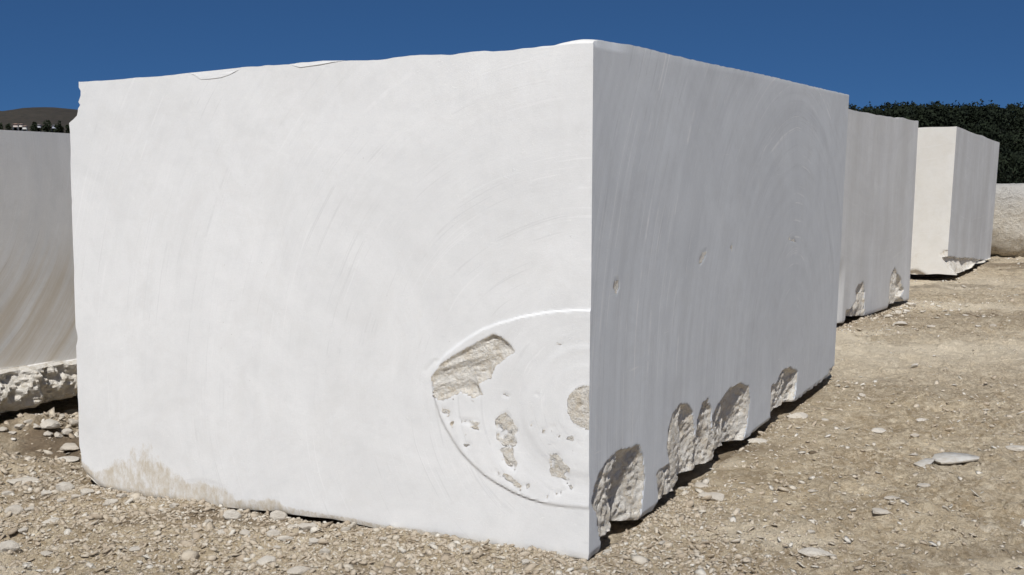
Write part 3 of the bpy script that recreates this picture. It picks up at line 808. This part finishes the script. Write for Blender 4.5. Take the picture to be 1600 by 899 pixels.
# ---------------- rough boulder at the right edge
def ico(sub):
    import bmesh
    bm = bmesh.new(); bmesh.ops.create_icosphere(bm, subdivisions=sub, radius=1.0)
    bm.verts.ensure_lookup_table()
    V = np.array([v.co[:] for v in bm.verts]); T = np.array([[v.index for v in f.verts] for f in bm.faces]); bm.free()
    return V, T
ICO = {k: ico(k) for k in (1, 2, 3, 5)}
def rough_boulder():
    V, T = ICO[5]
    n = V / np.linalg.norm(V, axis=1)[:, None]
    hx, hy, hz = 2.1, 1.25, .76
    p = 5.0
    r = (np.abs(n[:, 0] / hx) ** p + np.abs(n[:, 1] / hy) ** p + np.abs(n[:, 2] / hz) ** p) ** (-1 / p)
    X = n * r[:, None]
    nz = fbm(X[:, 0] * 1.6, X[:, 1] * 1.6, X[:, 2] * 1.6, seed=601, octv=5, gain=.55)
    X = X * (1 + .20 * nz + .04 * fbm(X[:, 0] * 7, X[:, 1] * 7, X[:, 2] * 7, seed=602, octv=3))[:, None]
    bulge = np.exp(-((X[:, 2] + .12) / .35) ** 2) * .12
    X[:, 1] -= bulge * (X[:, 1] < 0)
    X[:, 2] = np.minimum(X[:, 2], hz - .03 + .012 * vnoise(X[:, 0] * 3, X[:, 1] * 3, seed=603))
    c = np.array([R0[0] + 1.0, R0[1] + 1.2, .10])
    X[:, 2] += hz - .02
    t = NT('rough_quarry_stone')
    sep = t.n.new('ShaderNodeSeparateXYZ'); t.link(t.tc, sep.inputs[0])
    hgt = t.math('ADD', sep.outputs[2], t.math('MULTIPLY', t.noise(2, 5, .6), .5))
    c1 = t.mix(t.ramp(t.noise(3.2, 7, .7, dist=.8), [(.34, 0), (.62, 1)]), (.66, .575, .45), (.86, .80, .69))
    c1 = t.mix(t.ramp(hgt, [(.0, 0), (1.0, 0), (1.22, 1)] if False else [(.98, 0), (1.0, 1)]), c1, c1)
    r2 = t.n.new('ShaderNodeMapRange'); r2.inputs[1].default_value = 1.05; r2.inputs[2].default_value = 1.5; t.link(hgt, r2.inputs[0])
    c1 = t.mix(r2.outputs[0], c1, (.78, .75, .69))
    c1 = t.mix(t.math('MULTIPLY', t.ramp(t.noise(9, 5, .7), [(.58, 0), (.68, 1)]), .5), c1, (.30, .23, .16))
    m = t.finish(c1, t.bump(t.noise(9, 9, .78), 1.0, .14), .9)
    me = mesh_from('rough_boulder', X, T, m, 35)
    o = link('rough_boulder', me, tuple(c), None)
    o.rotation_euler = (0, 0, math.radians(-6))
    tag(o, 'rough beige quarry boulder with a flat pale top at the right edge', 'boulder')
rough_boulder()

# ------------------------------------------------------------------ stones
def cut_stone(seed, sub=2, flat=.6, cuts=10, wob=.14, lo=.62, hi=.95):
    r = np.random.default_rng(seed)
    V, T = ICO[sub]
    X = V.copy()
    for _ in range(cuts):
        n = r.normal(size=3); n /= np.linalg.norm(n)
        h = r.uniform(lo, hi)
        d_ = X @ n; k = d_ > h
        X[k] -= (d_[k] - h)[:, None] * n
    X += wob * fbm(X[:, 0] * 2 + seed, X[:, 1] * 2, X[:, 2] * 2, seed=seed, octv=2)[:, None] * X
    X = X / np.abs(X).max(0)
    X = X * np.array([1, r.uniform(.62, .95), flat]) * .5
    X[:, 2] -= X[:, 2].min() * .62       # partly sunk in the soil
    return X, T
STONE_ME = {}
for kind, fl, n in (('round', .58, 7), ('flat', .24, 7), ('angular', .52, 7)):
    for i in range(n):
        X, T = cut_stone(900 + i * 7 + len(kind), 3, fl, 12 if kind == 'round' else 16, .16, .66 if kind == 'round' else .48, .95)
        STONE_ME[(kind, i)] = mesh_from('stone', X, T, M_STONE, 24)
def ground_hit(px, py):
    dr = ray(px, py); t0 = 3.0
    ts = np.concatenate([np.arange(3.5, 12, .01), np.arange(12, 40, .05)])
    X = EYE[None] + dr[None] * ts[:, None]
    k = np.argmax(X[:, 2] < ground_h(X[:, 0], X[:, 1]))
    return X[k]
def place_stone(px, py, wpx, kind, label, group, mat=None, k=None, rot=None, dz=0.0, cat='stone'):
    p = ground_hit(px, py + wpx * .15)
    z = float(p[2])
    s = wpx / F_PX * p[1]
    ks = [q for q in STONE_ME if q[0] == kind]
    me = STONE_ME[ks[(k if k is not None else random.randrange(99)) % len(ks)]]
    if mat: 
        me = me.copy(); me.materials.clear(); me.materials.append(mat)
    o = link('stone', me, (p[0], p[1], z - .004 + dz))
    tl = .04 if kind == 'flat' else .14
    o.rotation_euler = (random.uniform(-tl, tl), random.uniform(-tl, tl), random.uniform(-.5, .5) if rot is None else rot)
    o.scale = (s, s * 1.05, s * random.uniform(.9, 1.1))
    tag(o, label, cat, group); return o
GF = 'loose stones on the ground before the huge block'
GR = 'loose stones on the dirt to the right of the huge block'
GB = 'rubble stones heaped below the left block'
GS = 'stones scattered at the foot of the second block'
for a_ in [
    (102, 762, 30, 'round', 'large rounded pale stone below the worn lower left corner of the huge block'),
    (134, 768, 26, 'angular', 'white angular stone right beside the large rounded stone under the worn lower left corner'),
    (23, 796, 30, 'round', 'rounded pale stone near the left edge, above the biggest white stone'),
    (47, 795, 18, 'round', 'small stone touching the right side of the rounded stone near the left edge'),
    (14, 855, 40, 'round', 'biggest white rounded stone, cut by the left edge near the bottom left corner'),
    (72, 861, 22, 'flat', 'flat grey stone with a dark shadow right of the biggest white stone'),
    (80, 810, 30, 'flat', 'thin flat slab lying between the left edge stones and the block'),
    (72, 770, 20, 'angular', 'angular stone with a black shadow left of the large rounded pale stone'),
    (96, 782, 16, 'round', 'small pebble just below the large rounded pale stone'),
    (118, 775, 18, 'angular', 'small angular stone squeezed under the pair below the worn lower left corner'),
    (34, 746, 54, 'flat', 'long flat pale slab half buried in soil near the left edge'),
    (36, 828, 18, 'round', 'dusty round stone above the biggest white stone'),
    (12, 770, 20, 'angular', 'brownish stone at the left edge above the rounded pair'),
    (190, 774, 20, 'angular', 'angular stone touching the stained foot of the huge block at its left end'),
    (175, 782, 22, 'angular', 'tilted stone just below the left end of the stained foot'),
    (166, 788, 16, 'round', 'small stone at the lower left of the tilted stone'),
    (219, 778, 22, 'angular', 'blocky pale stone standing against the stained foot of the huge block'),
    (257, 794, 22, 'flat', 'flat stone left of the white one below the brown scar'),
    (272, 789, 18, 'angular', 'bright white stone below the brown scar at the block foot'),
    (305, 819, 22, 'flat', 'flat grey brown stone with a black shadow below the thin gap under the block'),
    (326, 814, 14, 'round', 'small stone right of the flat grey brown stone'),
    (362, 804, 30, 'round', 'long rounded stone with a black shadow close under the front edge'),
    (347, 793, 14, 'flat', 'tiny flat stone between the long rounded stone and the block'),
    (400, 808, 28, 'flat', 'broad pale stone left of the arched hollow under the front edge'),
    (434, 806, 30, 'round', 'domed stone sitting in the arched hollow under the front edge'),
    (383, 832, 19, 'round', 'round white pebble with a black shadow below the broad pale stone'),
    (386, 849, 20, 'flat', 'flat oval stone below the round white pebble'),
    (345, 828, 26, 'flat', 'pale crumbly slab left of the round white pebble'),
    (448, 840, 22, 'angular', 'square white stone below the domed stone'),
    (427, 833, 24, 'round', 'dusty stone left of the square white stone'),
    (458, 823, 20, 'angular', 'grey beige stone above the square white stone'),
    (481, 823, 32, 'angular', 'large crumbly pale stone right of the black slot under the block'),
    (490, 845, 22, 'angular', 'brownish angular stone below the large crumbly one'),
    (508, 861, 18, 'round', 'pale stone below and right of the brownish angular stone'),
    (212, 858, 20, 'angular', 'angular stone with a black hole at its left on the open dirt'),
    (227, 866, 18, 'flat', 'whitish flat stone beside the angular stone on the open dirt'),
    (419, 872, 44, 'flat', 'wide flat pale slab sunk in dirt near the bottom edge, left of its neighbour'),
    (469, 884, 54, 'flat', 'widest flat slab at the bottom edge below the square white stone'),
    (433, 855, 16, 'round', 'small stone between the square white stone and the wide flat slab'),
    (540, 826, 16, 'angular', 'small stone with a shadow at the front edge, right of the crumbly pale stone'),
    (562, 834, 14, 'round', 'little stone by the front edge right of centre of the face'),
    (600, 842, 18, 'angular', 'stone by the front edge left of the dark crack in the soil'),
    (647, 884, 18, 'angular', 'angular stone at the bottom, below the dark crack in the soil'),
    (675, 850, 14, 'round', 'small stone just under the front edge right of the dark crack'),
    (731, 857, 22, 'angular', 'pale angular stone under the front edge below the round saw disc'),
    (822, 877, 22, 'angular', 'pale wedge stone near the bottom, left of the near corner'),
    (915, 888, 14, 'round', 'little stone directly below the near corner of the huge block'),
]:
    place_stone(*a_[:3], a_[3], a_[4], GF)
for a_ in [
    (949, 862, 14, 'round', 'small white stone tucked against the right side of the near corner'),
    (1034, 848, 18, 'angular', 'white chip out on the dirt below the first split bite'),
    (1070, 761, 22, 'flat', 'flat pale stone by the gap between the first two bites'),
    (1115, 771, 50, 'flat', 'largest flat whitish stone on the dirt beside the double bite'),
    (1096, 755, 30, 'flat', 'flat pale stone just above the largest flat one'),
    (1183, 685, 34, 'flat', 'flat white stone at the foot of the fourth bite, touching the base line'),
    (1247, 646, 40, 'flat', 'long dusty flat stone below the farthest bite'),
    (1270, 764, 20, 'flat', 'small flat chip in open dirt right of the largest flat stone'),
    (1266, 830, 16, 'angular', 'bright angular chip in the lower dirt above the dusty slab'),
    (1275, 852, 64, 'flat', 'broad dusty slab almost flush with the dirt near the bottom', -.012),
    (1096, 884, 16, 'flat', 'white sliver near the bottom edge right of the near corner'),
    (1393, 774, 28, 'flat', 'oval white flat stone below the broken marble shards'),
    (1375, 795, 30, 'flat', 'thin white sliver below the oval flat stone'),
    (1444, 755, 22, 'flat', 'thin flat chip with shadow just below the triangular shard'),
    (1426, 708, 18, 'flat', 'brownish flat chip left of the long pointed shard'),
    (1429, 680, 15, 'angular', 'small white upright chip above the brownish flat chip'),
    (1371, 669, 30, 'flat', 'slanting flat chip out left of the small upright chip'),
    (1440, 653, 28, 'flat', 'long flat chip above the small upright chip'),
    (1590, 696, 36, 'flat', 'flat pale slab cut by the right edge of the view'),
    (1346, 617, 12, 'round', 'small white pebble right of the far bottom corner of the huge block'),
    (1540, 638, 12, 'flat', 'lone white flake in the dirt toward the right edge'),
    (1289, 654, 16, 'flat', 'white flake just right of the long dusty flat stone'),
    (1431, 571, 14, 'angular', 'pale stone alone in the smooth light track'),
    (1490, 600, 12, 'flat', 'thin dark edged flake in the smooth light track'),
]:
    place_stone(*a_[:3], a_[3], a_[4], GR, dz=a_[5] if len(a_) > 5 else 0)
place_stone(1269, 707, 17, 'angular', 'dark brown dirt clod on the open ground right of the fourth bite', None, M_CLOD, cat='clod')
for a_ in [
    (1406, 503, 30, 'flat', 'long flat white stone in front of the second block'),
    (1388, 495, 14, 'round', 'pale stone against the gap below the second block, left of the far bite'),
    (1423, 477, 18, 'angular', 'white stone at the far bottom corner of the second block'),
    (1415, 486, 14, 'angular', 'stone in the little heap below the far bite of the second block'),
    (1402, 488, 12, 'round', 'rounded stone left in the little heap below the far bite'),
    (1442, 487, 11, 'angular', 'white chip alone right of the little heap'),
    (1455, 508, 16, 'flat', 'pale oval stone with a shadow right of the long flat white stone'),
    (1388, 514, 10, 'flat', 'small flake left below the long flat white stone'),
    (1430, 513, 12, 'flat', 'thin flake between the long flat stone and the pale oval one'),
    (1552, 509, 12, 'round', 'round whitish stone out to the right of the second block'),
    (1528, 510, 10, 'angular', 'chip left of the round whitish stone'),
    (1508, 491, 12, 'flat', 'flat chip in the dirt above the chip and round whitish stone'),
    (1485, 484, 14, 'flat', 'slab chip between the second and the third block'),
]:
    place_stone(*a_[:3], a_[3], a_[4], GS)
for a_ in [
    (31, 668, 18, 'angular', 'pale angular stone at the left of the rubble heap'),
    (45, 661, 18, 'angular', 'stone leaning on its right neighbour in the left half of the heap'),
    (58, 667, 16, 'angular', 'dark shaded stone in the middle of the rubble heap'),
    (78, 664, 32, 'round', 'largest pale rounded stone of the rubble heap'),
    (74, 679, 18, 'angular', 'angular stone below the largest stone of the heap'),
    (90, 680, 20, 'angular', 'stone below and right of the largest stone of the heap'),
    (96, 652, 16, 'round', 'small stone behind the largest stone of the heap'),
    (111, 645, 22, 'angular', 'topmost stone of the heap, next to the edge of the huge block'),
    (116, 661, 26, 'angular', 'big stone of the heap touching the outline of the huge block'),
    (106, 676, 22, 'round', 'stone at the right foot of the rubble heap'),
    (20, 676, 16, 'flat', 'flat stone at the left foot of the rubble heap'),
    (5, 672, 14, 'round', 'little stone of the heap at the very left edge'),
    (110, 696, 36, 'flat', 'long pale flat slab in the dark soil left of the huge block'),
    (105, 715, 40, 'flat', 'flat pale slab on the boundary of the dark soil'),
]:
    place_stone(*a_[:3], a_[3], a_[4], GB, dz=.008)

# two broken pieces of sawn slab on the dirt
def shard(pts, th, label, lift=.0, tilt=0.0):
    P = [at_z(px, py, .045) for px, py in pts]
    c = np.mean(P, 0); zc = float(ground_h(c[0], c[1], True))
    P = [np.array([p[0] - c[0], p[1] - c[1], 0]) for p in P]
    n = len(P)
    V = [p + np.array([0, 0, th + tilt * p[0]]) for p in P] + [p * .97 + np.array([0, 0, tilt * p[0]]) for p in P]
    V += [np.array([0, 0, th + .004]), np.array([0, 0, 0.])]
    T = []
    for i in range(n):
        j = (i + 1) % n
        T += [(i, j, 2 * n), (n + j, n + i, 2 * n + 1), (j, i, n + i), (j, n + i, n + j)]
    import bmesh
    me = mesh_from('marble_shard', np.array(V), np.array(T), M_SLAB, 25)
    bm = bmesh.new(); bm.from_mesh(me); bmesh.ops.recalc_face_normals(bm, faces=bm.faces)
    bmesh.ops.bevel(bm, geom=bm.edges[:], offset=.0015, segments=1, affect='EDGES'); bm.to_mesh(me); bm.free()
    o = link('marble_shard', me, (c[0], c[1], zc + lift)); tag(o, label, 'stone shard', 'broken marble slab pieces on the dirt'); return o
shard([(1455, 716), (1460, 708), (1475, 705.5), (1492, 706), (1511, 708), (1531, 713), (1530, 716), (1505, 719), (1484, 721), (1470, 721)], .013, 'long pointed whitish marble shard lying on the dirt, its tip to the right', .012, .012)
shard([(1427, 724), (1446, 716), (1462, 717), (1456, 723), (1445, 732)], .010, 'small triangular marble shard touching the left end of the pointed one', .012)

# ------------------------------------------------------------------ gravel, uncountable: one object
def gravel():
    base = []
    r = np.random.default_rng(5)
    V0, T0 = ICO[1]
    for i in range(14):
        X = V0.copy()
        for _ in range(9):
            n = r.normal(size=3); n /= np.linalg.norm(n); h = r.uniform(.30, .85)
            d_ = X @ n; k = d_ > h; X[k] -= (d_[k] - h)[:, None] * n
        X = X / np.abs(X).max() * np.array([1, r.uniform(.55, .95), r.uniform(.3, .65)])
        base.append(X)
    # ICO[1] has 42 verts/80 tris in blender's numbering for subdivisions=2; use it only near, octahedra further away
    N = 120000
    y = np.exp(r.uniform(math.log(3.9), math.log(32), N * 2))
    x = r.uniform(-1, 1, N * 2) * (.50 * y + .5)
    dens = .62 + .80 * fbm(x * .9, y * .9, seed=41, octv=3)
    sm = -poly_sd(FOOT[0], x, y)
    dens = dens + .75 * np.exp(-(sm / .55) ** 2) * (x < .9) * (y < B0[1] + 1)
    dens = dens + .5 * sstep(-.3, -2.2, x) * (y < 7.5)
    s2 = -poly_sd(FOOT[1], x, y); dens = dens + .6 * np.exp(-(s2 / .6) ** 2)
    dens = dens * (1 - .66 * sstep(.6, 2.0, x) * (1 - np.exp(-(sm / .35) ** 2)) * (1 - np.exp(-(s2 / .5) ** 2)))
    track = np.exp(-((y - 9.9 - .1 * x) / .9) ** 2) * (x > 1)
    dens = dens - .45 * track
    keep = (r.uniform(0, 1, N * 2) < np.clip(dens, .05, 1))
    for q in FOOT: keep &= poly_sd(q, x, y) < .02
    keep &= ~((np.abs((x - dkc[0]) * .5 + (y - dkc[1])) < .22) & (x < -2.05) & (r.uniform(0, 1, N * 2) < .88))
    x, y = x[keep][:N], y[keep][:N]
    n = len(x)
    s = np.exp(r.normal(math.log(.0062), .50, n)) * (np.maximum(y, 5) / 5.5) ** .55
    heap = (x < 1.0) & (-poly_sd(FOOT[0], x, y) < .8) & (y < 7)
    s = np.where(heap, s * 1.5, s)
    hc = at_z(70, 672, .05); s = np.where(np.hypot(x - hc[0], (y - hc[1]) * 1.6) < .75, s * 1.9, s)
    s = np.clip(s, .003, .05)
    big = (r.uniform(0, 1, n) < .05) & ~heap
    s = np.where(big, r.uniform(.012, .030, n) * (np.maximum(y, 5) / 5.5) ** .4, s)
    z = ground_h(x, y)
    which = r.integers(0, 14, n); rot = r.uniform(0, 6.28, n)
    tx, ty = r.normal(0, .35, n), r.normal(0, .35, n)
    flat = r.uniform(.6, 1.15, n)
    c, s_ = np.cos(rot), np.sin(rot)
    flat = np.where(big, .45, flat)
    tone = np.clip(.35 * big + r.beta(1.3, 1.5, n) + .18 * (r.uniform(0, 1, n) > .9), 0, 1)
    nv, nt = len(V0), len(T0)
    B = np.array(base)[which]                                # n,nv,3
    X = B[..., 0] * s[:, None]; Y = B[..., 1] * s[:, None]; Z = B[..., 2] * (s * flat)[:, None]
    Z = Z + X * tx[:, None] + Y * ty[:, None]
    Xr = X * c[:, None] - Y * s_[:, None] + x[:, None]; Yr = X * s_[:, None] + Y * c[:, None] + y[:, None]
    Zr = Z + (z + s * .12)[:, None]
    V = np.stack([Xr, Yr, Zr], -1).reshape(-1, 3)
    T = (T0[None] + (np.arange(n) * nv)[:, None, None]).reshape(-1, 3)
    me = mesh_from('gravel', V, T, M_GRAVEL, None, {'tone': np.repeat(tone, nv)})
    o = link('gravel', me); tag(o, 'pale marble gravel and crushed chips strewn over the dirt around the blocks', 'gravel', kind='stuff')
    print('gravel', n, 'tris', len(T))
gravel()

# ------------------------------------------------------------------ distance: hills, wood, trees, village
def hill_mat(name, a_, b_, c_):
    t = NT(name)
    n = t.noise(.02, 8, .7); f = t.noise(.25, 6, .75)
    c = t.mix(t.ramp(n, [(.4, 0), (.6, 1)]), a_, b_)
    c = t.mix(t.ramp(f, [(.5, 0), (.62, 1)]), c, c_)
    return t.finish(c, t.bump(f, .8, 2.0), .95)
M_HILL = hill_mat('scrub_hill', (.050, .042, .034), (.065, .055, .042), (.030, .030, .022))
def hill_z(x, y):
    rr = np.hypot(x, y)
    ang = np.degrees(np.arctan2(x, y))
    prof = np.interp(ang, [-90, -60, -40, -27, -25.2, -24.2, -23.2, -22.2, -20, -10, 5, 25, 60, 90],
                     [60, 66, 55, 54, 52.5, 51, 54, 54.5, 53, 48, 40, 42, 60, 70])
    z = prof * 1.0 * sstep(330, 900, rr) * sstep(1700, 1000, rr)
    return z + 3.0 * fbm(x * .012, y * .012, seed=701, octv=4) * sstep(330, 500, rr) - .5
an = np.radians(np.linspace(-95, 95, 420)); rd = np.concatenate([np.linspace(300, 1000, 70), np.linspace(1030, 1750, 16)])
AA, RR = np.meshgrid(an, rd)
HX, HY = RR * np.sin(AA), RR * np.cos(AA)
HZ = hill_z(HX, HY)
ii = np.arange(HX.size).reshape(HX.shape)
q = np.stack([ii[:-1, :-1], ii[:-1, 1:], ii[1:, 1:], ii[1:, :-1]], -1).reshape(-1, 4)[:, ::-1]
tag(link('hills', mesh_from('hills', np.stack([HX, HY, HZ], -1).reshape(-1, 3), q, M_HILL, 0)), kind='structure')

def leaf_mat(name, a_, b_):
    t = NT(name)
    c = t.mix(t.ramp(t.noise(.6, 4, .6), [(.38, 0), (.62, 1)]), a_, b_)
    return t.finish(c, None, .9)
M_LEAF = leaf_mat('dark_foliage', (.008, .013, .007), (.018, .026, .012))
M_BARK = NT('bark').finish((.06, .045, .03), None, .9)
def leaf_cloud(r, cx, cy, cz, rx, rz, n, size):
    """many small leaf clumps through a crown volume, uneven in outline"""
    u = r.normal(size=(n, 3)); u /= np.linalg.norm(u, axis=1)[:, None]
    rad = r.uniform(.35, 1.0, n) ** .5
    lump = 1 + .30 * vnoise(u[:, 0] * 2 + cx, u[:, 1] * 2 + cy, u[:, 2] * 2, seed=5)
    P = u * (rad * lump)[:, None] * np.array([rx, rx, rz]) + np.array([cx, cy, cz])
    t1 = r.normal(size=(n, 3)); t1 /= np.linalg.norm(t1, axis=1)[:, None]
    t2 = r.normal(size=(n, 3)); t2 -= (t2 * t1).sum(1)[:, None] * t1; t2 /= np.linalg.norm(t2, axis=1)[:, None]
    s = size * r.uniform(.6, 1.4, n)[:, None]
    V = np.stack([P - t1 * s, P + t1 * s * .9 + t2 * s * .2, P + t2 * s * 1.1], 1).reshape(-1, 3)
    return V
def forest():
    r = np.random.default_rng(21)
    Vs = []
    # sloping ground below the wood
    def wz(x, y): return 7.1 * sstep(96, 130, y + .12 * (x - 45)) + .4 * vnoise(x * .1, y * .1, seed=9)
    gx, gy = np.meshgrid(np.linspace(10, 110, 50), np.linspace(84, 170, 40))
    gz = wz(gx, gy) * sstep(10, 20, gx) - .1 + 0 * gx
    k = np.arange(gx.size).reshape(gx.shape)
    qq = np.stack([k[:-1, :-1], k[:-1, 1:], k[1:, 1:], k[1:, :-1]], -1).reshape(-1, 4)
    t = NT('wood_floor'); mf = t.finish(t.mix(t.noise(.5, 5), (.03, .03, .018), (.06, .05, .032)), None, .95)
    tag(link('hill_slope', mesh_from('hill_slope', np.stack([gx, gy, gz], -1).reshape(-1, 3), qq, mf, 0)), kind='structure')
    for i in range(420):
        y = r.uniform(94, 140); x = r.uniform(20, 96)
        g = float(wz(np.array(x), np.array(y)))
        top = 9.15 * (y / 112) ** 1.0 if y > 110 else 9.0
        # canopy keeps an even height: skyline follows the slope
        ht = r.uniform(2.6, 3.7) if y > 112 else r.uniform(3.0, 4.2)
        if y > 116: ht = max(1.6, 1.6 + .0680 * y - g + r.uniform(-.5, .12))
        rx = r.uniform(1.3, 2.2)
        Vs.append(leaf_cloud(r, x, y, g + ht * .52, rx, ht * .52, 800, .185))
    V = np.concatenate(Vs)
    me = mesh_from('forest', V, np.arange(len(V)).reshape(-1, 3), M_LEAF)
    tag(link('forest', me), 'dark evergreen wood covering the slope behind the right hand blocks', 'forest', kind='stuff')
    print('forest tris', len(V) // 3)
forest()
def lone_tree(px, top_py, depth, wpx, label, seed):
    r = np.random.default_rng(seed)
    top = at_y(px, top_py, depth); base_z = 0.0
    root = bpy.data.objects.new('tree', None); COL.objects.link(root); root.location = (top[0], depth, base_z)
    tag(root, label, 'tree', 'dark trees beyond the left block')
    rx = wpx / F_PX * depth * .5; h = top[2]
    V = np.concatenate([leaf_cloud(r, 0, 0, h * .62, rx, h * .38, 900, .30), leaf_cloud(r, rx * .5, 0, h * .5, rx * .7, h * .28, 400, .3), leaf_cloud(r, -rx * .5, .5, h * .48, rx * .7, h * .25, 400, .3)])
    link('crown', mesh_from('crown', V, np.arange(len(V)).reshape(-1, 3), M_LEAF), parent=root)
    A = np.linspace(0, 2 * math.pi, 9)[:-1]
    rings = [(0, .28), (h * .3, .2), (h * .6, .1)]
    TV = np.array([[rr_ * math.cos(a2), rr_ * math.sin(a2), z_] for z_, rr_ in rings for a2 in A])
    Q = [(k * 8 + i, k * 8 + (i + 1) % 8, (k + 1) * 8 + (i + 1) % 8, (k + 1) * 8 + i) for k in range(2) for i in range(8)]
    link('trunk', mesh_from('trunk', TV, np.array(Q), M_BARK, 0), parent=root)
lone_tree(72, 192, 150, 15, 'taller dark round tree just above the left block, left of its twin', 1)
lone_tree(92, 194, 152, 14, 'dark round tree next to the notched edge of the huge block', 2)
lone_tree(53, 195.5, 160, 9, 'small dark tree left of the two round ones', 3)
lone_tree(106, 199, 150, 10, 'low dark bushy tree right at the edge of the huge block', 4)
lone_tree(13, 196.5, 165, 8, 'small dark tree among the pale houses at the far left', 5)
lone_tree(1, 194.5, 165, 8, 'small dark tree cut by the left edge above the left block', 6)

def house(px, base_py, depth, wpx, hpx, label, wall, roofc):
    g = at_y(px, base_py, depth)
    w = wpx / F_PX * depth; h = hpx / F_PX * depth; dd = w * .7
    zb = float(hill_z(np.array(g[0]), np.array(g[1])))
    root = bpy.data.objects.new('house', None); COL.objects.link(root)
    root.location = (g[0], g[1], zb - .3); tag(root, label, 'house', 'pale houses at the foot of the far hills')
    h = max(h, g[2] - zb + h)
    tw = NT('house_wall').finish(wall, None, .9); tr = NT('roof_tile').finish(roofc, None, .9); tg = NT('window_glass').finish((.05, .06, .07), None, .3)
    def boxm(x0, x1, y0, y1, z0, z1):
        V = np.array([(x, y, z) for z in (z0, z1) for x, y in ((x0, y0), (x1, y0), (x1, y1), (x0, y1))])
        return V, np.array([(0, 3, 2, 1), (4, 5, 6, 7), (0, 1, 5, 4), (1, 2, 6, 5), (2, 3, 7, 6), (3, 0, 4, 7)])
    V, Q = boxm(-w / 2, w / 2, 0, dd, 0, h); link('wall', mesh_from('wall', V, Q, tw), parent=root)
    e_ = .4; rh = w * .16
    RV = np.array([(-w / 2 - e_, -e_, h), (w / 2 + e_, -e_, h), (w / 2 + e_, dd + e_, h), (-w / 2 - e_, dd + e_, h), (-w * .2, dd / 2, h + rh), (w * .2, dd / 2, h + rh)])
    RT = np.array([(0, 1, 5), (0, 5, 4), (1, 2, 5), (2, 3, 4), (2, 4, 5), (3, 0, 4), (0, 3, 2), (0, 2, 1)])
    link('roof', mesh_from('roof', RV, RT, tr), parent=root)
    for wx in (-.28, 0.02, .3):
        V, Q = boxm(wx * w - .6, wx * w + .6, -.06, .05, h - 2.6, h - 1.1)
        link('window', mesh_from('window', V, Q, tg), parent=root)
house(24, 199, 420, 7, 6, 'pale pinkish house at the far left hill foot with trees on both sides', (.45, .40, .37), (.30, .20, .16))
house(32, 198, 440, 6, 5, 'cream house right beside the pinkish one', (.5, .47, .42), (.28, .2, .17))
house(38, 200, 400, 6, 4, 'low white house below the cream one', (.5, .5, .48), (.33, .24, .2))
house(60, 199, 430, 6, 5, 'grey house seen between the small dark tree and the taller one', (.34, .35, .38), (.22, .2, .2))
house(84, 200, 430, 5, 5, 'bluish grey house between the two round trees', (.33, .35, .4), (.2, .2, .22))
